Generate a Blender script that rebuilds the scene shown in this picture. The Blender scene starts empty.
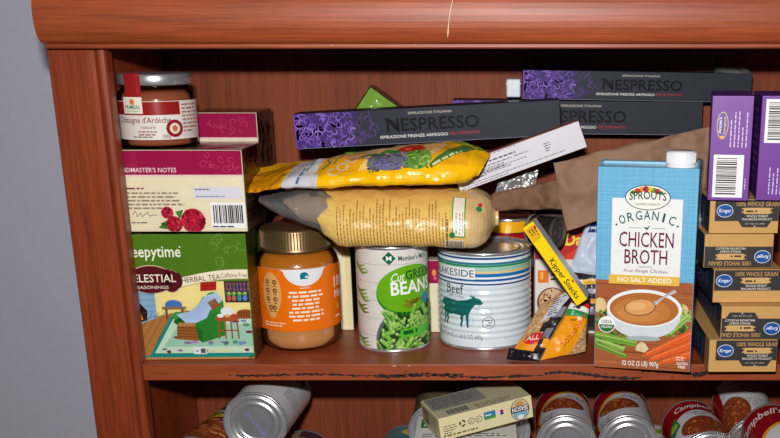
import bpy, bmesh, math, random
from mathutils import Vector, Matrix, noise
from mathutils.geometry import tessellate_polygon

# ---------------------------------------------------------------- basics
# all building is in millimetres in the "shelf frame": x right, y into the bookcase,
# z up, origin on the front top edge of the middle shelf; OFF lifts it above the floor
OFFZ = 900.0
SC = bpy.context.scene
COL = SC.collection
R = math.radians
PI = math.pi
EPS = 0.10

def lin(c):
    if isinstance(c, str):
        c = [int(c[i:i+2], 16) for i in (0, 2, 4)]
    out = []
    for x in c[:3]:
        x = x/255.0
        out.append(x/12.92 if x <= .04045 else ((x+.055)/1.055)**2.4)
    return (out[0], out[1], out[2], 1.0)

# ---------------------------------------------------------------- materials
def newmat(name):
    m = bpy.data.materials.new(name)
    m.use_nodes = True
    nt = m.node_tree
    return m, nt, nt.nodes['Principled BSDF']

def noise_node(nt, scale, detail=4, vec=None):
    n = nt.nodes.new('ShaderNodeTexNoise')
    n.inputs['Scale'].default_value = scale
    n.inputs['Detail'].default_value = detail
    if vec is not None:
        nt.links.new(vec, n.inputs['Vector'])
    return n

def objcoord(nt, scale=(1, 1, 1)):
    tc = nt.nodes.new('ShaderNodeTexCoord')
    mp = nt.nodes.new('ShaderNodeMapping')
    mp.inputs['Scale'].default_value = scale
    nt.links.new(tc.outputs['Object'], mp.inputs['Vector'])
    return mp.outputs['Vector']

def bump(nt, b, src, strength, dist=0.001):
    n = nt.nodes.new('ShaderNodeBump')
    n.inputs['Strength'].default_value = strength
    n.inputs['Distance'].default_value = dist
    nt.links.new(src, n.inputs['Height'])
    nt.links.new(n.outputs['Normal'], b.inputs['Normal'])
    return n

def print_mat(name, rough, spec=0.5, bumps=0.0, bscale=60, metal=0.0, coat=0.0, vary=0.06):
    """printed surface: its inks come from the mesh's own colour attribute, with a slight mottling"""
    m, nt, b = newmat(name)
    at = nt.nodes.new('ShaderNodeAttribute')
    at.attribute_name = 'ink'
    v = objcoord(nt)
    n = noise_node(nt, 140, 3, v)
    mr = nt.nodes.new('ShaderNodeMapRange')
    mr.inputs['To Min'].default_value = 1 - vary
    mr.inputs['To Max'].default_value = 1 + vary
    nt.links.new(n.outputs['Fac'], mr.inputs['Value'])
    mx = nt.nodes.new('ShaderNodeMix')
    mx.data_type = 'RGBA'
    mx.blend_type = 'MULTIPLY'
    mx.inputs['Factor'].default_value = 1
    nt.links.new(at.outputs['Color'], mx.inputs[6])
    nt.links.new(mr.outputs['Result'], mx.inputs[7])
    nt.links.new(mx.outputs[2], b.inputs['Base Color'])
    b.inputs['Roughness'].default_value = rough
    b.inputs['Specular IOR Level'].default_value = spec
    b.inputs['Metallic'].default_value = metal
    b.inputs['Coat Weight'].default_value = coat
    b.inputs['Coat Roughness'].default_value = 0.08
    if bumps:
        n2 = noise_node(nt, bscale, 4, v)
        bump(nt, b, n2.outputs['Fac'], bumps, 0.004)
    return m

def wood_mat(name, grain, dark, light, rough=0.34, coat=0.2):
    m, nt, b = newmat(name)
    sc = [95, 95, 95]
    sc[grain] = 6
    v = objcoord(nt, sc)
    n = noise_node(nt, 1.3, 6, v)
    sc2 = [420, 420, 420]
    sc2[grain] = 14
    n2 = noise_node(nt, 1.6, 3, objcoord(nt, sc2))
    sc3 = [16, 16, 16]
    sc3[grain] = 1.6
    n3 = noise_node(nt, 1.0, 2, objcoord(nt, sc3))
    ad = nt.nodes.new('ShaderNodeMath'); ad.operation = 'MULTIPLY_ADD'
    ad.inputs[1].default_value = 0.55
    nt.links.new(n2.outputs['Fac'], ad.inputs[0])
    ml = nt.nodes.new('ShaderNodeMath'); ml.operation = 'MULTIPLY_ADD'
    ml.inputs[1].default_value = 0.5
    nt.links.new(n3.outputs['Fac'], ml.inputs[0])
    hf = nt.nodes.new('ShaderNodeMath'); hf.operation = 'MULTIPLY'
    hf.inputs[1].default_value = 0.5
    nt.links.new(n.outputs['Fac'], hf.inputs[0])
    nt.links.new(hf.outputs[0], ml.inputs[2])
    nt.links.new(ml.outputs[0], ad.inputs[2])
    cr = nt.nodes.new('ShaderNodeValToRGB')
    e = cr.color_ramp.elements
    e[0].position = 0.55; e[0].color = lin(dark)
    e[1].position = 0.98; e[1].color = lin(light)
    nt.links.new(ad.outputs[0], cr.inputs['Fac'])
    nt.links.new(cr.outputs['Color'], b.inputs['Base Color'])
    b.inputs['Roughness'].default_value = rough
    b.inputs['Coat Weight'].default_value = coat
    b.inputs['Specular IOR Level'].default_value = 0.4
    b.inputs['Coat Roughness'].default_value = 0.38
    bump(nt, b, n2.outputs['Fac'], 0.06, 0.001)
    return m

def metal_mat(name, col, rough, bumps=0.0):
    m, nt, b = newmat(name)
    v = objcoord(nt, (1, 1, 1))
    n = noise_node(nt, 90, 3, v)
    cr = nt.nodes.new('ShaderNodeValToRGB')
    c = lin(col)
    cr.color_ramp.elements[0].color = (c[0]*.8, c[1]*.8, c[2]*.8, 1)
    cr.color_ramp.elements[1].color = (min(1, c[0]*1.1), min(1, c[1]*1.1), min(1, c[2]*1.1), 1)
    nt.links.new(n.outputs['Fac'], cr.inputs['Fac'])
    nt.links.new(cr.outputs['Color'], b.inputs['Base Color'])
    b.inputs['Metallic'].default_value = 0.8
    b.inputs['Roughness'].default_value = rough
    return m

def film_mat(name, tint=(1, 1, 1), gloss=0.10, bumps=0.5, bscale=40, rough=0.08, haze=0.0, ior=1.3):
    """clear plastic: light passes straight through, the surface keeps a gloss"""
    m = bpy.data.materials.new(name)
    m.use_nodes = True
    nt = m.node_tree
    nt.nodes.clear()
    out = nt.nodes.new('ShaderNodeOutputMaterial')
    tr = nt.nodes.new('ShaderNodeBsdfTransparent')
    tr.inputs['Color'].default_value = (*tint, 1)
    gl = nt.nodes.new('ShaderNodeBsdfGlossy')
    gl.inputs['Roughness'].default_value = rough
    mx = nt.nodes.new('ShaderNodeMixShader')
    fr = nt.nodes.new('ShaderNodeFresnel')
    fr.inputs['IOR'].default_value = ior
    sc = nt.nodes.new('ShaderNodeMath'); sc.operation = 'MAXIMUM'
    sc.inputs[1].default_value = gloss
    nt.links.new(fr.outputs[0], sc.inputs[0])
    nt.links.new(sc.outputs[0], mx.inputs['Fac'])
    nt.links.new(tr.outputs[0], mx.inputs[1])
    nt.links.new(gl.outputs[0], mx.inputs[2])
    last = mx
    if haze:
        df = nt.nodes.new('ShaderNodeBsdfDiffuse')
        df.inputs['Color'].default_value = (.8, .82, .85, 1)
        m2 = nt.nodes.new('ShaderNodeMixShader')
        m2.inputs['Fac'].default_value = haze
        nt.links.new(mx.outputs[0], m2.inputs[1])
        nt.links.new(df.outputs[0], m2.inputs[2])
        last = m2
    nt.links.new(last.outputs[0], out.inputs['Surface'])
    if bumps:
        v = objcoord(nt)
        n = noise_node(nt, bscale, 4, v)
        bp = nt.nodes.new('ShaderNodeBump')
        bp.inputs['Strength'].default_value = bumps
        bp.inputs['Distance'].default_value = 0.004
        nt.links.new(n.outputs['Fac'], bp.inputs['Height'])
        nt.links.new(bp.outputs['Normal'], gl.inputs['Normal'])
    return m

M = {}
M['card'] = print_mat('printed_cardboard', 0.42, 0.4, 0.03, 30)
M['gloss'] = print_mat('glossy_printed_paper', 0.22, 0.5, 0.02, 30)
M['satin'] = print_mat('dark_satin_cardboard', 0.5, 0.12, 0.0)
M['foil'] = print_mat('crinkled_printed_plastic', 0.30, 0.36, 0.30, 85)
M['kraft'] = print_mat('brown_kraft_paper', 0.7, 0.25, 0.6, 38, vary=0.12)
M['matte'] = print_mat('matte_surface', 0.6, 0.3, 0.05, 60)
M['steel'] = metal_mat('tinned_steel', (226, 229, 233), 0.27)
M['gold'] = metal_mat('gold_lid', (136, 112, 78), 0.36)
M['clear'] = film_mat('clear_jar_plastic', (.99, .98, .96), 0.04, 0.0, rough=0.04, ior=1.16)
M['wrap'] = film_mat('clear_shrink_wrap', (1, 1, 1), 0.06, 0.9, 45, rough=0.12)
M['poly'] = film_mat('clear_bag_film', (.95, .95, .95), 0.13, 1.0, 80, rough=0.12, haze=0.10)
M['wood_x'] = wood_mat('cherry_wood_grain_along', 0, (114, 47, 20), (166, 78, 39), 0.46, .10)
M['wood_z'] = wood_mat('cherry_wood_grain_upright', 2, (104, 40, 18), (158, 68, 33), 0.38, .15)
M['wood_back'] = wood_mat('cherry_back_panel_grain', 2, (100, 46, 26), (142, 72, 44), 0.55, 0)
M['wood_back'].node_tree.nodes['Principled BSDF'].inputs['Specular IOR Level'].default_value = 0.15
M['plaster'] = print_mat('painted_wall', 0.38, 0.4, 0.02, 8, vary=0.04)

# ---------------------------------------------------------------- mesh builder
class MB:
    def __init__(self):
        self.v, self.f, self.m, self.c, self.s = [], [], [], [], []
        self.mats = []
    def mi(self, m):
        if m not in self.mats:
            self.mats.append(m)
        return self.mats.index(m)
    def add(self, vs, fs, mat, col=(200, 200, 200), smooth=False):
        b = len(self.v)
        self.v.extend([tuple(p) for p in vs])
        i = self.mi(mat)
        c = lin(col)
        for f in fs:
            self.f.append([b+k for k in f])
            self.m.append(i); self.c.append(c); self.s.append(smooth)
    def build(self, name, parent=None, loc=None, rot=None):
        me = bpy.data.meshes.new(name)
        me.from_pydata([(a*.001, b*.001, c*.001) for a, b, c in self.v], [], self.f)
        for m in self.mats:
            me.materials.append(M[m])
        for p, i, s in zip(me.polygons, self.m, self.s):
            p.material_index = i; p.use_smooth = s
        at = me.color_attributes.new('ink', 'FLOAT_COLOR', 'CORNER')
        k = 0
        buf = []
        for f, c in zip(self.f, self.c):
            for _ in f:
                buf.extend(c)
        at.data.foreach_set('color', buf)
        me.update()
        o = bpy.data.objects.new(name, me)
        COL.objects.link(o)
        if parent is not None:
            o.parent = parent
        else:
            place(o, loc or (0, 0, 0), rot or (0, 0, 0))
        return o

def place(o, loc, rot=(0, 0, 0)):
    o.location = (loc[0]*.001, loc[1]*.001, (loc[2]+OFFZ)*.001)
    o.rotation_euler = rot if not isinstance(rot, (int, float)) else (0, 0, rot)

def tag(o, label, cat, group=None, kind=None):
    if label: o['label'] = label
    if cat: o['category'] = cat
    if group: o['group'] = group
    if kind: o['kind'] = kind
    return o

def thing(name, label, cat, loc, rot=(0, 0, 0), group=None):
    o = bpy.data.objects.new(name, None)
    o.empty_display_size = 0.02
    COL.objects.link(o)
    place(o, loc, rot)
    return tag(o, label, cat, group)

def dup(root, loc, rot, label):
    r = root.copy(); COL.objects.link(r)
    place(r, loc, rot)
    r['label'] = label
    for ch in list(root.children):
        c = ch.copy(); COL.objects.link(c); c.parent = r
        for g in list(ch.children):
            d = g.copy(); COL.objects.link(d); d.parent = c
    return r

def box(mb, x0, x1, y0, y1, z0, z1, mat, col=(200, 200, 200), bev=0.8, seg=2):
    bm = bmesh.new()
    bmesh.ops.create_cube(bm, size=1)
    for v in bm.verts:
        v.co = Vector(((x0+x1)/2+v.co.x*(x1-x0), (y0+y1)/2+v.co.y*(y1-y0), (z0+z1)/2+v.co.z*(z1-z0)))
    if bev:
        bmesh.ops.bevel(bm, geom=list(bm.edges), offset=bev, segments=seg, profile=0.5, affect='EDGES')
    bm.verts.ensure_lookup_table()
    mb.add([v.co[:] for v in bm.verts], [[v.index for v in f.verts] for f in bm.faces], mat, col)
    bm.free()

def lathe(mb, prof, mat, col=(200, 200, 200), n=64, cx=0, cy=0, smooth=True, colf=None, cap=True):
    """prof: (radius, z) from bottom to top; end rings of zero radius close it"""
    vs, fs = [], []
    for r, z in prof:
        for k in range(n):
            a = 2*PI*k/n
            vs.append((cx+r*math.sin(a), cy-r*math.cos(a), z))
    for i in range(len(prof)-1):
        for k in range(n):
            k2 = (k+1) % n
            fs.append([i*n+k, i*n+k2, (i+1)*n+k2, (i+1)*n+k])
    mb.add(vs, fs, mat, col, smooth)
    if cap:
        if prof[0][0] > 0.01:
            mb.add(vs[:n], [list(range(n))[::-1]], mat, col)
        if prof[-1][0] > 0.01:
            mb.add(vs[-n:], [list(range(n))], mat, col)

# ---------------------------------------------------------------- flat art -> any surface
def clip_half(poly, ax, val, keep_less):
    out = []
    n = len(poly)
    for i in range(n):
        a, b = poly[i], poly[(i+1) % n]
        ia = (a[ax] <= val) if keep_less else (a[ax] >= val)
        ib = (b[ax] <= val) if keep_less else (b[ax] >= val)
        if ia: out.append(a)
        if ia != ib:
            t = (val-a[ax])/(b[ax]-a[ax])
            out.append((a[0]+(b[0]-a[0])*t, a[1]+(b[1]-a[1])*t))
    return out

def strips(poly, ax, d):
    lo = min(p[ax] for p in poly); hi = max(p[ax] for p in poly)
    k0 = math.floor(lo/d+1e-6); k1 = math.ceil(hi/d-1e-6)
    if k1-k0 <= 1:
        return [poly]
    out = []
    rest = poly
    for k in range(k0+1, k1):
        a = clip_half(rest, ax, k*d, True)
        rest = clip_half(rest, ax, k*d, False)
        if len(a) >= 3: out.append(a)
        if len(rest) < 3: break
    if len(rest) >= 3: out.append(rest)
    return out

_GL = {}
def glyphs(s, bold, res=2):
    key = (s, bold)
    if key not in _GL:
        cu = bpy.data.curves.new('lettering', 'FONT')
        cu.body = s
        cu.resolution_u = res
        cu.offset = bold*.45
        o = bpy.data.objects.new('lettering', cu)
        COL.objects.link(o)
        dg = bpy.context.evaluated_depsgraph_get()
        me = o.evaluated_get(dg).to_mesh()
        vs = [(v.co.x, v.co.y) for v in me.vertices]
        fs = [[i for i in p.vertices] for p in me.polygons]
        o.evaluated_get(dg).to_mesh_clear()
        bpy.data.objects.remove(o)
        bpy.data.curves.remove(cu)
        tris = []
        for f in fs:
            pts = [vs[i] for i in f]
            if len(pts) > 4:
                for t in tessellate_polygon([[Vector((*p, 0)) for p in pts]]):
                    tris.append([pts[i] for i in t])
            else:
                tris.append(pts)
        _GL[key] = tris
    return _GL[key]
CAP = 0.70

class Art:
    def __init__(self):
        self.p = []
    def raw(self, pts, c, l):
        self.p.append((pts, l if not self.p else l+1, c))          # the first shape is the ground, all else lies above it
    def rect(self, x, y, w, h, c, l=1, rot=0):
        pts = [(x, y), (x+w, y), (x+w, y+h), (x, y+h)]
        if rot:
            cx, cy = x+w/2, y+h/2
            ca, sa = math.cos(rot), math.sin(rot)
            pts = [(cx+(a-cx)*ca-(b-cy)*sa, cy+(a-cx)*sa+(b-cy)*ca) for a, b in pts]
        self.raw(pts, c, l)
    def poly(self, pts, c, l=1):
        for t in tessellate_polygon([[Vector((p[0], p[1], 0)) for p in pts]]):
            self.raw([pts[i] for i in t], c, l)
    def ell(self, cx, cy, rx, ry=None, c=(0, 0, 0), l=1, rot=0, n=24, a0=0, a1=2*PI):
        ry = rx if ry is None else ry
        full = abs(a1-a0-2*PI) < 1e-6
        ca, sa = math.cos(rot), math.sin(rot)
        pts = []
        for k in range(n if full else n+1):
            a = a0+(a1-a0)*k/n
            x, y = rx*math.cos(a), ry*math.sin(a)
            pts.append((cx+x*ca-y*sa, cy+x*sa+y*ca))
        if full: self.raw(pts, c, l)
        else: self.poly(pts, c, l)
    def stroke(self, pts, w, c, l=2):
        for i in range(len(pts)-1):
            (x0, y0), (x1, y1) = pts[i], pts[i+1]
            wa = w[i] if isinstance(w, list) else w
            wb = w[i+1] if isinstance(w, list) else w
            dx, dy = x1-x0, y1-y0
            L = math.hypot(dx, dy) or 1
            nx, ny = -dy/L/2, dx/L/2
            self.raw([(x0-nx*wa, y0-ny*wa), (x1-nx*wb, y1-ny*wb), (x1+nx*wb, y1+ny*wb), (x0+nx*wa, y0+ny*wa)], c, l)
    def arc(self, cx, cy, r, a0, a1, w, c, l=2, n=10, ry=None):
        ry = r if ry is None else ry
        self.stroke([(cx+r*math.cos(a0+(a1-a0)*k/n), cy+ry*math.sin(a0+(a1-a0)*k/n)) for k in range(n+1)], w, c, l)
    def text(self, s, x, y, h, c, l=3, w=None, al='c', bold=0.0, shear=0.0, rot=0.0, bend=0.0):
        """h: capital height, w: fitted width, x/y: baseline anchor; bend: sag of the baseline in mm (positive arches up)"""
        tr = glyphs(s, bold)
        if not tr: return
        x0 = min(p[0] for t in tr for p in t); x1 = max(p[0] for t in tr for p in t)
        sy = h/CAP
        sx = (w/(x1-x0)) if w else sy
        W = (x1-x0)*sx
        ox = {'l': 0, 'c': -W/2, 'r': -W}[al]
        ca, sa = math.cos(rot), math.sin(rot)
        for t in tr:
            pts = []
            for a, b in t:
                u = (a-x0)*sx+ox+shear*b*sy
                v = b*sy
                if bend:
                    q = u/(W/2)
                    v += bend*(1-q*q)
                pts.append((x+u*ca-v*sa, y+u*sa+v*ca))
            self.raw(pts, c, l)
    def greek(self, x, y, w, rows, lh, c, l=2, seed=1, al='l', rot=0.0, fill=0.42):
        """print too small to read in the photograph: rows of word-length dashes running down from y"""
        rn = random.Random(seed)
        ca, sa = math.cos(rot), math.sin(rot)
        for r in range(rows):
            rw = w*(rn.uniform(.75, 1) if r < rows-1 else rn.uniform(.4, .8))
            u = 0 if al == 'l' else (w-rw)/2
            end = u+rw
            while u < end:
                q = min(rn.uniform(1.2, 4.2)*lh*.55, end-u)
                if q > .2:
                    a = [(u, -r*lh), (u+q, -r*lh), (u+q, -r*lh+lh*fill), (u, -r*lh+lh*fill)]
                    self.raw([(x+p*ca-t*sa, y+p*sa+t*ca) for p, t in a], c, l)
                u += q+lh*.38
    def barcode(self, x, y, w, h, l=2, seed=3, vert=False, bg=(240, 240, 240), ink=(25, 22, 35)):
        self.rect(x, y, w, h, bg, l)
        rn = random.Random(seed)
        u = .07*(h if vert else w)
        E_ = .93*(h if vert else w)
        while u < E_:
            b = rn.choice([.5, .5, .8, 1.1, 1.4])
            if vert: self.rect(x+w*.1, y+u, w*.68, b, ink, l+1)
            else: self.rect(x+u, y+h*.18, b, h*.72, ink, l+1)
            u += b+rn.choice([.5, .6, .9, 1.2])
    def clip(self, u0, v0, u1, v1):
        out = []
        for pts, l, c in self.p:
            for ax, val, less in ((0, u0, 0), (0, u1, 1), (1, v0, 0), (1, v1, 1)):
                pts = clip_half(pts, ax, val, bool(less))
                if len(pts) < 3: break
            if len(pts) >= 3: out.append((pts, l, c))
        self.p = out
        return self
    def turn(self, w, h):
        """the same print upside down on a w x h face"""
        self.p = [([(w-a, h-b) for a, b in pts], l, c) for pts, l, c in self.p]
        return self
    def put(self, mb, fn, mat, du=None, dv=None, smooth=False):
        for pts, l, c in self.p:
            ps = [pts]
            if du: ps = [q for p in ps for q in strips(p, 0, du)]
            if dv: ps = [q for p in ps for q in strips(p, 1, dv)]
            for q in ps:
                a = sum(q[i][0]*q[(i+1) % len(q)][1]-q[(i+1) % len(q)][0]*q[i][1] for i in range(len(q)))
                if abs(a) < 1e-4: continue
                if a < 0: q = q[::-1]
                mb.add([fn(u, v, l) for u, v in q], [list(range(len(q)))], mat, c, smooth)

def flat(O, U, V):
    O, U, V = Vector(O), Vector(U).normalized(), Vector(V).normalized()
    N = U.cross(V)
    return lambda u, v, l: (O+U*u+V*v+N*(l*EPS))[:]
def on_front(x0, y, z0): return flat((x0, y, z0), (1, 0, 0), (0, 0, 1))
def on_right(x, y0, z0): return flat((x, y0, z0), (0, 1, 0), (0, 0, 1))
def on_left(x, y1, z0): return flat((x, y1, z0), (0, -1, 0), (0, 0, 1))
def on_top(x0, y0, z): return flat((x0, y0, z), (1, 0, 0), (0, 1, 0))
def cyl(r, th0=0.0, z0=0.0, rf=None):
    def fn(u, v, l):
        a = th0+u/r
        q = r+l*EPS+(rf(z0+v) if rf else 0)
        return (q*math.sin(a), -q*math.cos(a), z0+v)
    return fn

def crump(p, s, amp, seed=0.0):
    return noise.noise(Vector((p[0]*s+seed, p[1]*s+seed*1.7, p[2]*s)))*amp

class Pillow:
    """closed pouch between four corners (bl, br, tr, tl as seen from the front)"""
    def __init__(self, bl, br, tr, tl, front, back, amp=1.5, nscale=.06, seed=0., pw=.5):
        self.k = [Vector(p) for p in (bl, br, tr, tl)]
        self.fr, self.bk, self.amp, self.ns, self.seed, self.pw = front, back, amp, nscale, seed, pw
        self.n = ((self.k[1]-self.k[0]).cross(self.k[3]-self.k[0])).normalized()
    def at(self, s, t, side=1, off=0.0):
        bl, br, tr, tl = self.k
        p = bl*(1-s)*(1-t)+br*s*(1-t)+tr*s*t+tl*(1-s)*t
        e = (max(0, math.sin(PI*s))**self.pw)*(max(0, math.sin(PI*t))**self.pw)
        b = (self.fr if side > 0 else -self.bk)*e
        w = crump(p, self.ns, self.amp, self.seed+(0 if side > 0 else 40))*min(1, e*1.6)
        w += crump(p, self.ns*2.7, self.amp*.45, self.seed+9)*min(1, e*1.6)
        w += (self.amp*.5-abs(crump(p, self.ns*.8, self.amp*1.7, self.seed+21)))*min(1, e*1.6)      # ridged creases
        edge = Vector((crump(p, .05, 1.6, 3+self.seed), 0, crump(p, .05, 1.6, 13+self.seed)))
        return p+edge+self.n*(b+w+off)
    def mesh(self, mb, mat, col, nx=40, ny=30, back_col=None):
        for side in (1, -1):
            vs = [self.at(i/nx, j/ny, side)[:] for j in range(ny+1) for i in range(nx+1)]
            fs = []
            for j in range(ny):
                for i in range(nx):
                    a = j*(nx+1)+i
                    q = [a, a+1, a+nx+2, a+nx+1]
                    fs.append(q if side > 0 else q[::-1])
            mb.add(vs, fs, mat, (back_col or col) if side < 0 else col, True)
    def fn(self, W, H, side=1):
        return lambda u, v, l: self.at(min(1, max(0, u/W)), min(1, max(0, v/H)), side, .25+l*EPS*1.4)[:]

class Loft:
    """pouch along x: ring = closed cross-section (y, z), stations = (x, ky, kz, dy, dz); start and end seal flat"""
    def __init__(self, ring, st, pivot, amp=1.4, ns=.05, seed=0.):
        n = len(ring)
        out = []
        for i in range(n):
            p0, p1, p2, p3 = [Vector(ring[(i+k-1) % n]) for k in range(4)]
            for q in range(6):
                t = q/6
                out.append(.5*((2*p1)+(p2-p0)*t+(2*p0-5*p1+4*p2-p3)*t*t+(3*p1-p0-3*p2+p3)*t**3))
        self.r = out
        self.cum = [0]
        for i in range(len(out)):
            self.cum.append(self.cum[-1]+(out[(i+1) % len(out)]-out[i]).length)
        self.C = self.cum[-1]
        self.st, self.pv = st, pivot
        self.amp, self.ns, self.seed = amp, ns, seed
    def stn(self, x):
        st = self.st
        if x <= st[0][0]: return st[0][1:]
        for a, b in zip(st, st[1:]):
            if x <= b[0]:
                t = (x-a[0])/(b[0]-a[0])
                return [p+(q-p)*t for p, q in zip(a[1:], b[1:])]
        return st[-1][1:]
    def base(self, x, v):
        v = v % self.C
        lo, hi = 0, len(self.r)
        while hi-lo > 1:
            m = (lo+hi)//2
            if self.cum[m] <= v: lo = m
            else: hi = m
        t = (v-self.cum[lo])/max(1e-6, self.cum[lo+1]-self.cum[lo])
        p = self.r[lo].lerp(self.r[(lo+1) % len(self.r)], t)
        ky, kz, dy, dz = self.stn(x)
        return Vector((x, self.pv[0]+(p[0]-self.pv[0])*ky+dy, self.pv[1]+(p[1]-self.pv[1])*kz+dz))
    def at(self, x, v, off=0.):
        p = self.base(x, v)
        d1 = self.base(x+.5, v)-self.base(x-.5, v)
        d2 = self.base(x, v+.5)-self.base(x, v-.5)
        n = d2.cross(d1)
        if n.length > 1e-9: n.normalize()
        ctr = Vector((x, self.pv[0]+self.stn(x)[2], self.pv[1]+self.stn(x)[3]))
        if n.dot(p-ctr) < 0: n = -n
        w = crump(p, self.ns, self.amp, self.seed)+crump(p, self.ns*2.6, self.amp*.5, self.seed+5)
        w += self.amp*(.45-1.5*abs(noise.noise(Vector((p[0]*.038+self.seed, p[1]*.03, p[2]*.06)))))      # sharp-edged creases
        return p+n*(w+off)
    def mesh(self, mb, mat, col, nx=60, nv=72, x0=None, x1=None, rag0=None, rag1=None):
        x0 = self.st[0][0] if x0 is None else x0
        x1 = self.st[-1][0] if x1 is None else x1
        def xx(i, j):
            v = self.C*j/nv
            q = x0+(x1-x0)*i/nx
            if rag0: q += rag0(v)*max(0, 1-i/nx*3)
            if rag1: q += rag1(v)*max(0, 1-(nx-i)/nx*3)
            return q
        vs = [self.at(xx(i, j), self.C*j/nv)[:] for i in range(nx+1) for j in range(nv)]
        fs = []
        for i in range(nx):
            for j in range(nv):
                j2 = (j+1) % nv
                fs.append([i*nv+j, (i+1)*nv+j, (i+1)*nv+j2, i*nv+j2])
        mb.add(vs, fs, mat, col, True)
        mb.add(vs[:nv], [list(range(nv))], mat, col)
        mb.add(vs[-nv:], [list(range(nv))[::-1]], mat, col)
    def fn(self):
        return lambda u, v, l: self.at(u, v, .3+l*EPS*1.4)[:]

# ================================================================= the setting
def struct(mb, name):
    o = mb.build(name)
    o['kind'] = 'structure'
    return o
b = MB(); box(b, -1600, 1600, 245, 345, -900, 1500, 'plaster', (184, 184, 200), 0)
struct(b, 'wall_back')
b = MB(); box(b, -1600, 1600, -1800, 345, -960, -900, 'matte', (120, 100, 84), 0)
struct(b, 'floor')

# ================================================================= bookcase
XL, XR, DEPTH = -405.0, 349.0, 210.0
bc = thing('bookcase', 'reddish brown cherry wood bookcase with a rounded crown and open shelves', 'bookcase', (0, 0, 0))
def part(name, parent, fn, label=None):
    m = MB(); fn(m)
    o = m.build(name, parent)
    if label: o['label'] = label
    return o
for x0, x1 in ((XL-18, XL), (XR, XR+18)):
    part('side_panel', bc, lambda m: box(m, x0, x1, 11, DEPTH, -900, 330, 'wood_z'))
part('back_panel', bc, lambda m: box(m, XL-18, XR+18, DEPTH, DEPTH+6, -900, 330, 'wood_back'))

def stile(m, inner, sgn):
    """face-frame upright; towards the opening a shallow groove and a round bead"""
    xs = [inner-sgn*54]
    prof = [(-54, 10), (-54, -3), (-52.5, -5), (-17, -5), (-12.5, -4.6), (-10.8, -3.4), (-9.8, -1.2), (-9.2, -1.2)]
    for k in range(9):
        a = PI-PI*k/8
        prof.append((-4.7+4.7*math.cos(a), -1.6-4.2*math.sin(a)))
    prof += [(0, 10)]
    n = len(prof)
    vs = [(inner+sgn*px, py, z) for z in (-900, 309) for px, py in prof]
    fs = []
    for i in range(n):
        j = (i+1) % n
        q = [i, j, n+j, n+i]
        fs.append(q if sgn > 0 else q[::-1])
    m.add(vs, fs, 'wood_z')
    m.add(vs[n:], [list(range(n)) if sgn > 0 else list(range(n))[::-1]], 'wood_z')
part('stile', bc, lambda m: stile(m, -386, 1))
part('stile', bc, lambda m: stile(m, 330, -1))

def crown(m):
    """long bullnose crown moulding, extruded along x; small lip at the bottom"""
    prof = [(10, 306), (-14, 306), (-17, 306.5), (-18, 307.6), (-18, 310), (-18.6, 310.6)]
    for k in range(0, 15):
        a = -PI/2+PI*k/14
        prof.append((-22-10*math.cos(a), 335+24*math.sin(a)))
    prof += [(-20, 361), (-20, 364), (-30, 372), (-38, 384), (-38, 396), (10, 396)]
    prof[6] = (-20.2, 311.2)
    n = len(prof)
    x0, x1 = -434, 378
    rings = []
    for x, out in ((x0, 0), (x1, 1)):
        rings.append([(x+(1 if out else -1)*max(0, (-p[0]-18))*.15, p[0], p[1]) for p in prof])
    vs = rings[0]+rings[1]
    fs = [[i, n+i, n+(i+1) % n, (i+1) % n] for i in range(n)]
    m.add(vs, fs, 'wood_x')
    m.add(rings[0], [list(range(n))], 'wood_x')
    m.add(rings[1], [list(range(n))[::-1]], 'wood_x')
    # pale scratches worn into the varnish
    a = Art()
    a.stroke([(3, 18), (2, 12), (0, 4), (-1.5, -5), (-2.2, -11), (-2.6, -15), (-3.2, -19)], [.6, .5, .7, .5, .9, 1.3, .4], (226, 196, 160), 0)
    fn = lambda u, v, l: (-66+u, -22-10*math.sqrt(max(0, 1-(v/24)**2))-.12, 335+v)
    a.put(m, fn, 'wood_x' if False else 'matte', None, 2)
    a = Art()
    a.ell(0, 0, .8, .5, (230, 200, 160), 0, n=8); a.ell(75, .6, .7, .5, (230, 200, 160), 0, n=8); a.rect(77, 3, .4, 5, (200, 150, 110), 0)
    a.put(m, lambda u, v, l: (-175+u, -18.12, 309.2+v*.4), 'matte')
part('crown_moulding', bc, crown)
part('top_board', bc, lambda m: box(m, XL-18, XR+18, 10, DEPTH+6, 309, 330, 'wood_x'))

def shelf(m):
    box(m, XL, XR, 0, DEPTH, -17, 0, 'wood_x', bev=.7)
    # chipped veneer: dark ragged scar along the lower front edge
    rn = random.Random(5)
    a = Art()
    def scar(x0, x1, zc, amp, w):
        x = x0; pts = []; ws = []
        while x < x1:
            pts.append((x, zc(x)+rn.uniform(-amp, amp))); ws.append(max(.35, rn.gauss(w*1.45, w*.7)))
            x += rn.uniform(1.2, 3.4)
        a.stroke(pts, ws, (34, 29, 32), 1)
    scar(-300, -60, lambda x: -11.0+.8*math.sin(x*.05), .7, 1.3)
    scar(-150, 20, lambda x: -12.6+1.0*math.sin(x*.06+1), .8, 1.4)
    scar(20, 120, lambda x: -11.5+3.2*math.sin(x*.045), .6, 1.8)
    scar(150, 185, lambda x: -8.5+2.6*math.sin(x*.16+2), .5, 2.2)
    scar(118, 152, lambda x: -7.0, .6, 1.6)
    for k in range(26):
        x = rn.uniform(-300, 175)
        a.ell(x, -11+rn.uniform(-3, 3), rn.uniform(.4, 1.4), rn.uniform(.3, .8), (34, 28, 28), 1, n=7)
    a.ell(-132, -1.4, 2.2, .7, (205, 170, 130), 1, n=9); a.ell(-117, -1.2, 1.2, .5, (205, 170, 130), 1, n=9)
    a.put(m, on_front(0, 0, 0), 'matte')
part('shelf', bc, shelf)
part('shelf', bc, lambda m: box(m, XL, XR, 0, DEPTH, -222, -205, 'wood_x', bev=.7))
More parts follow.
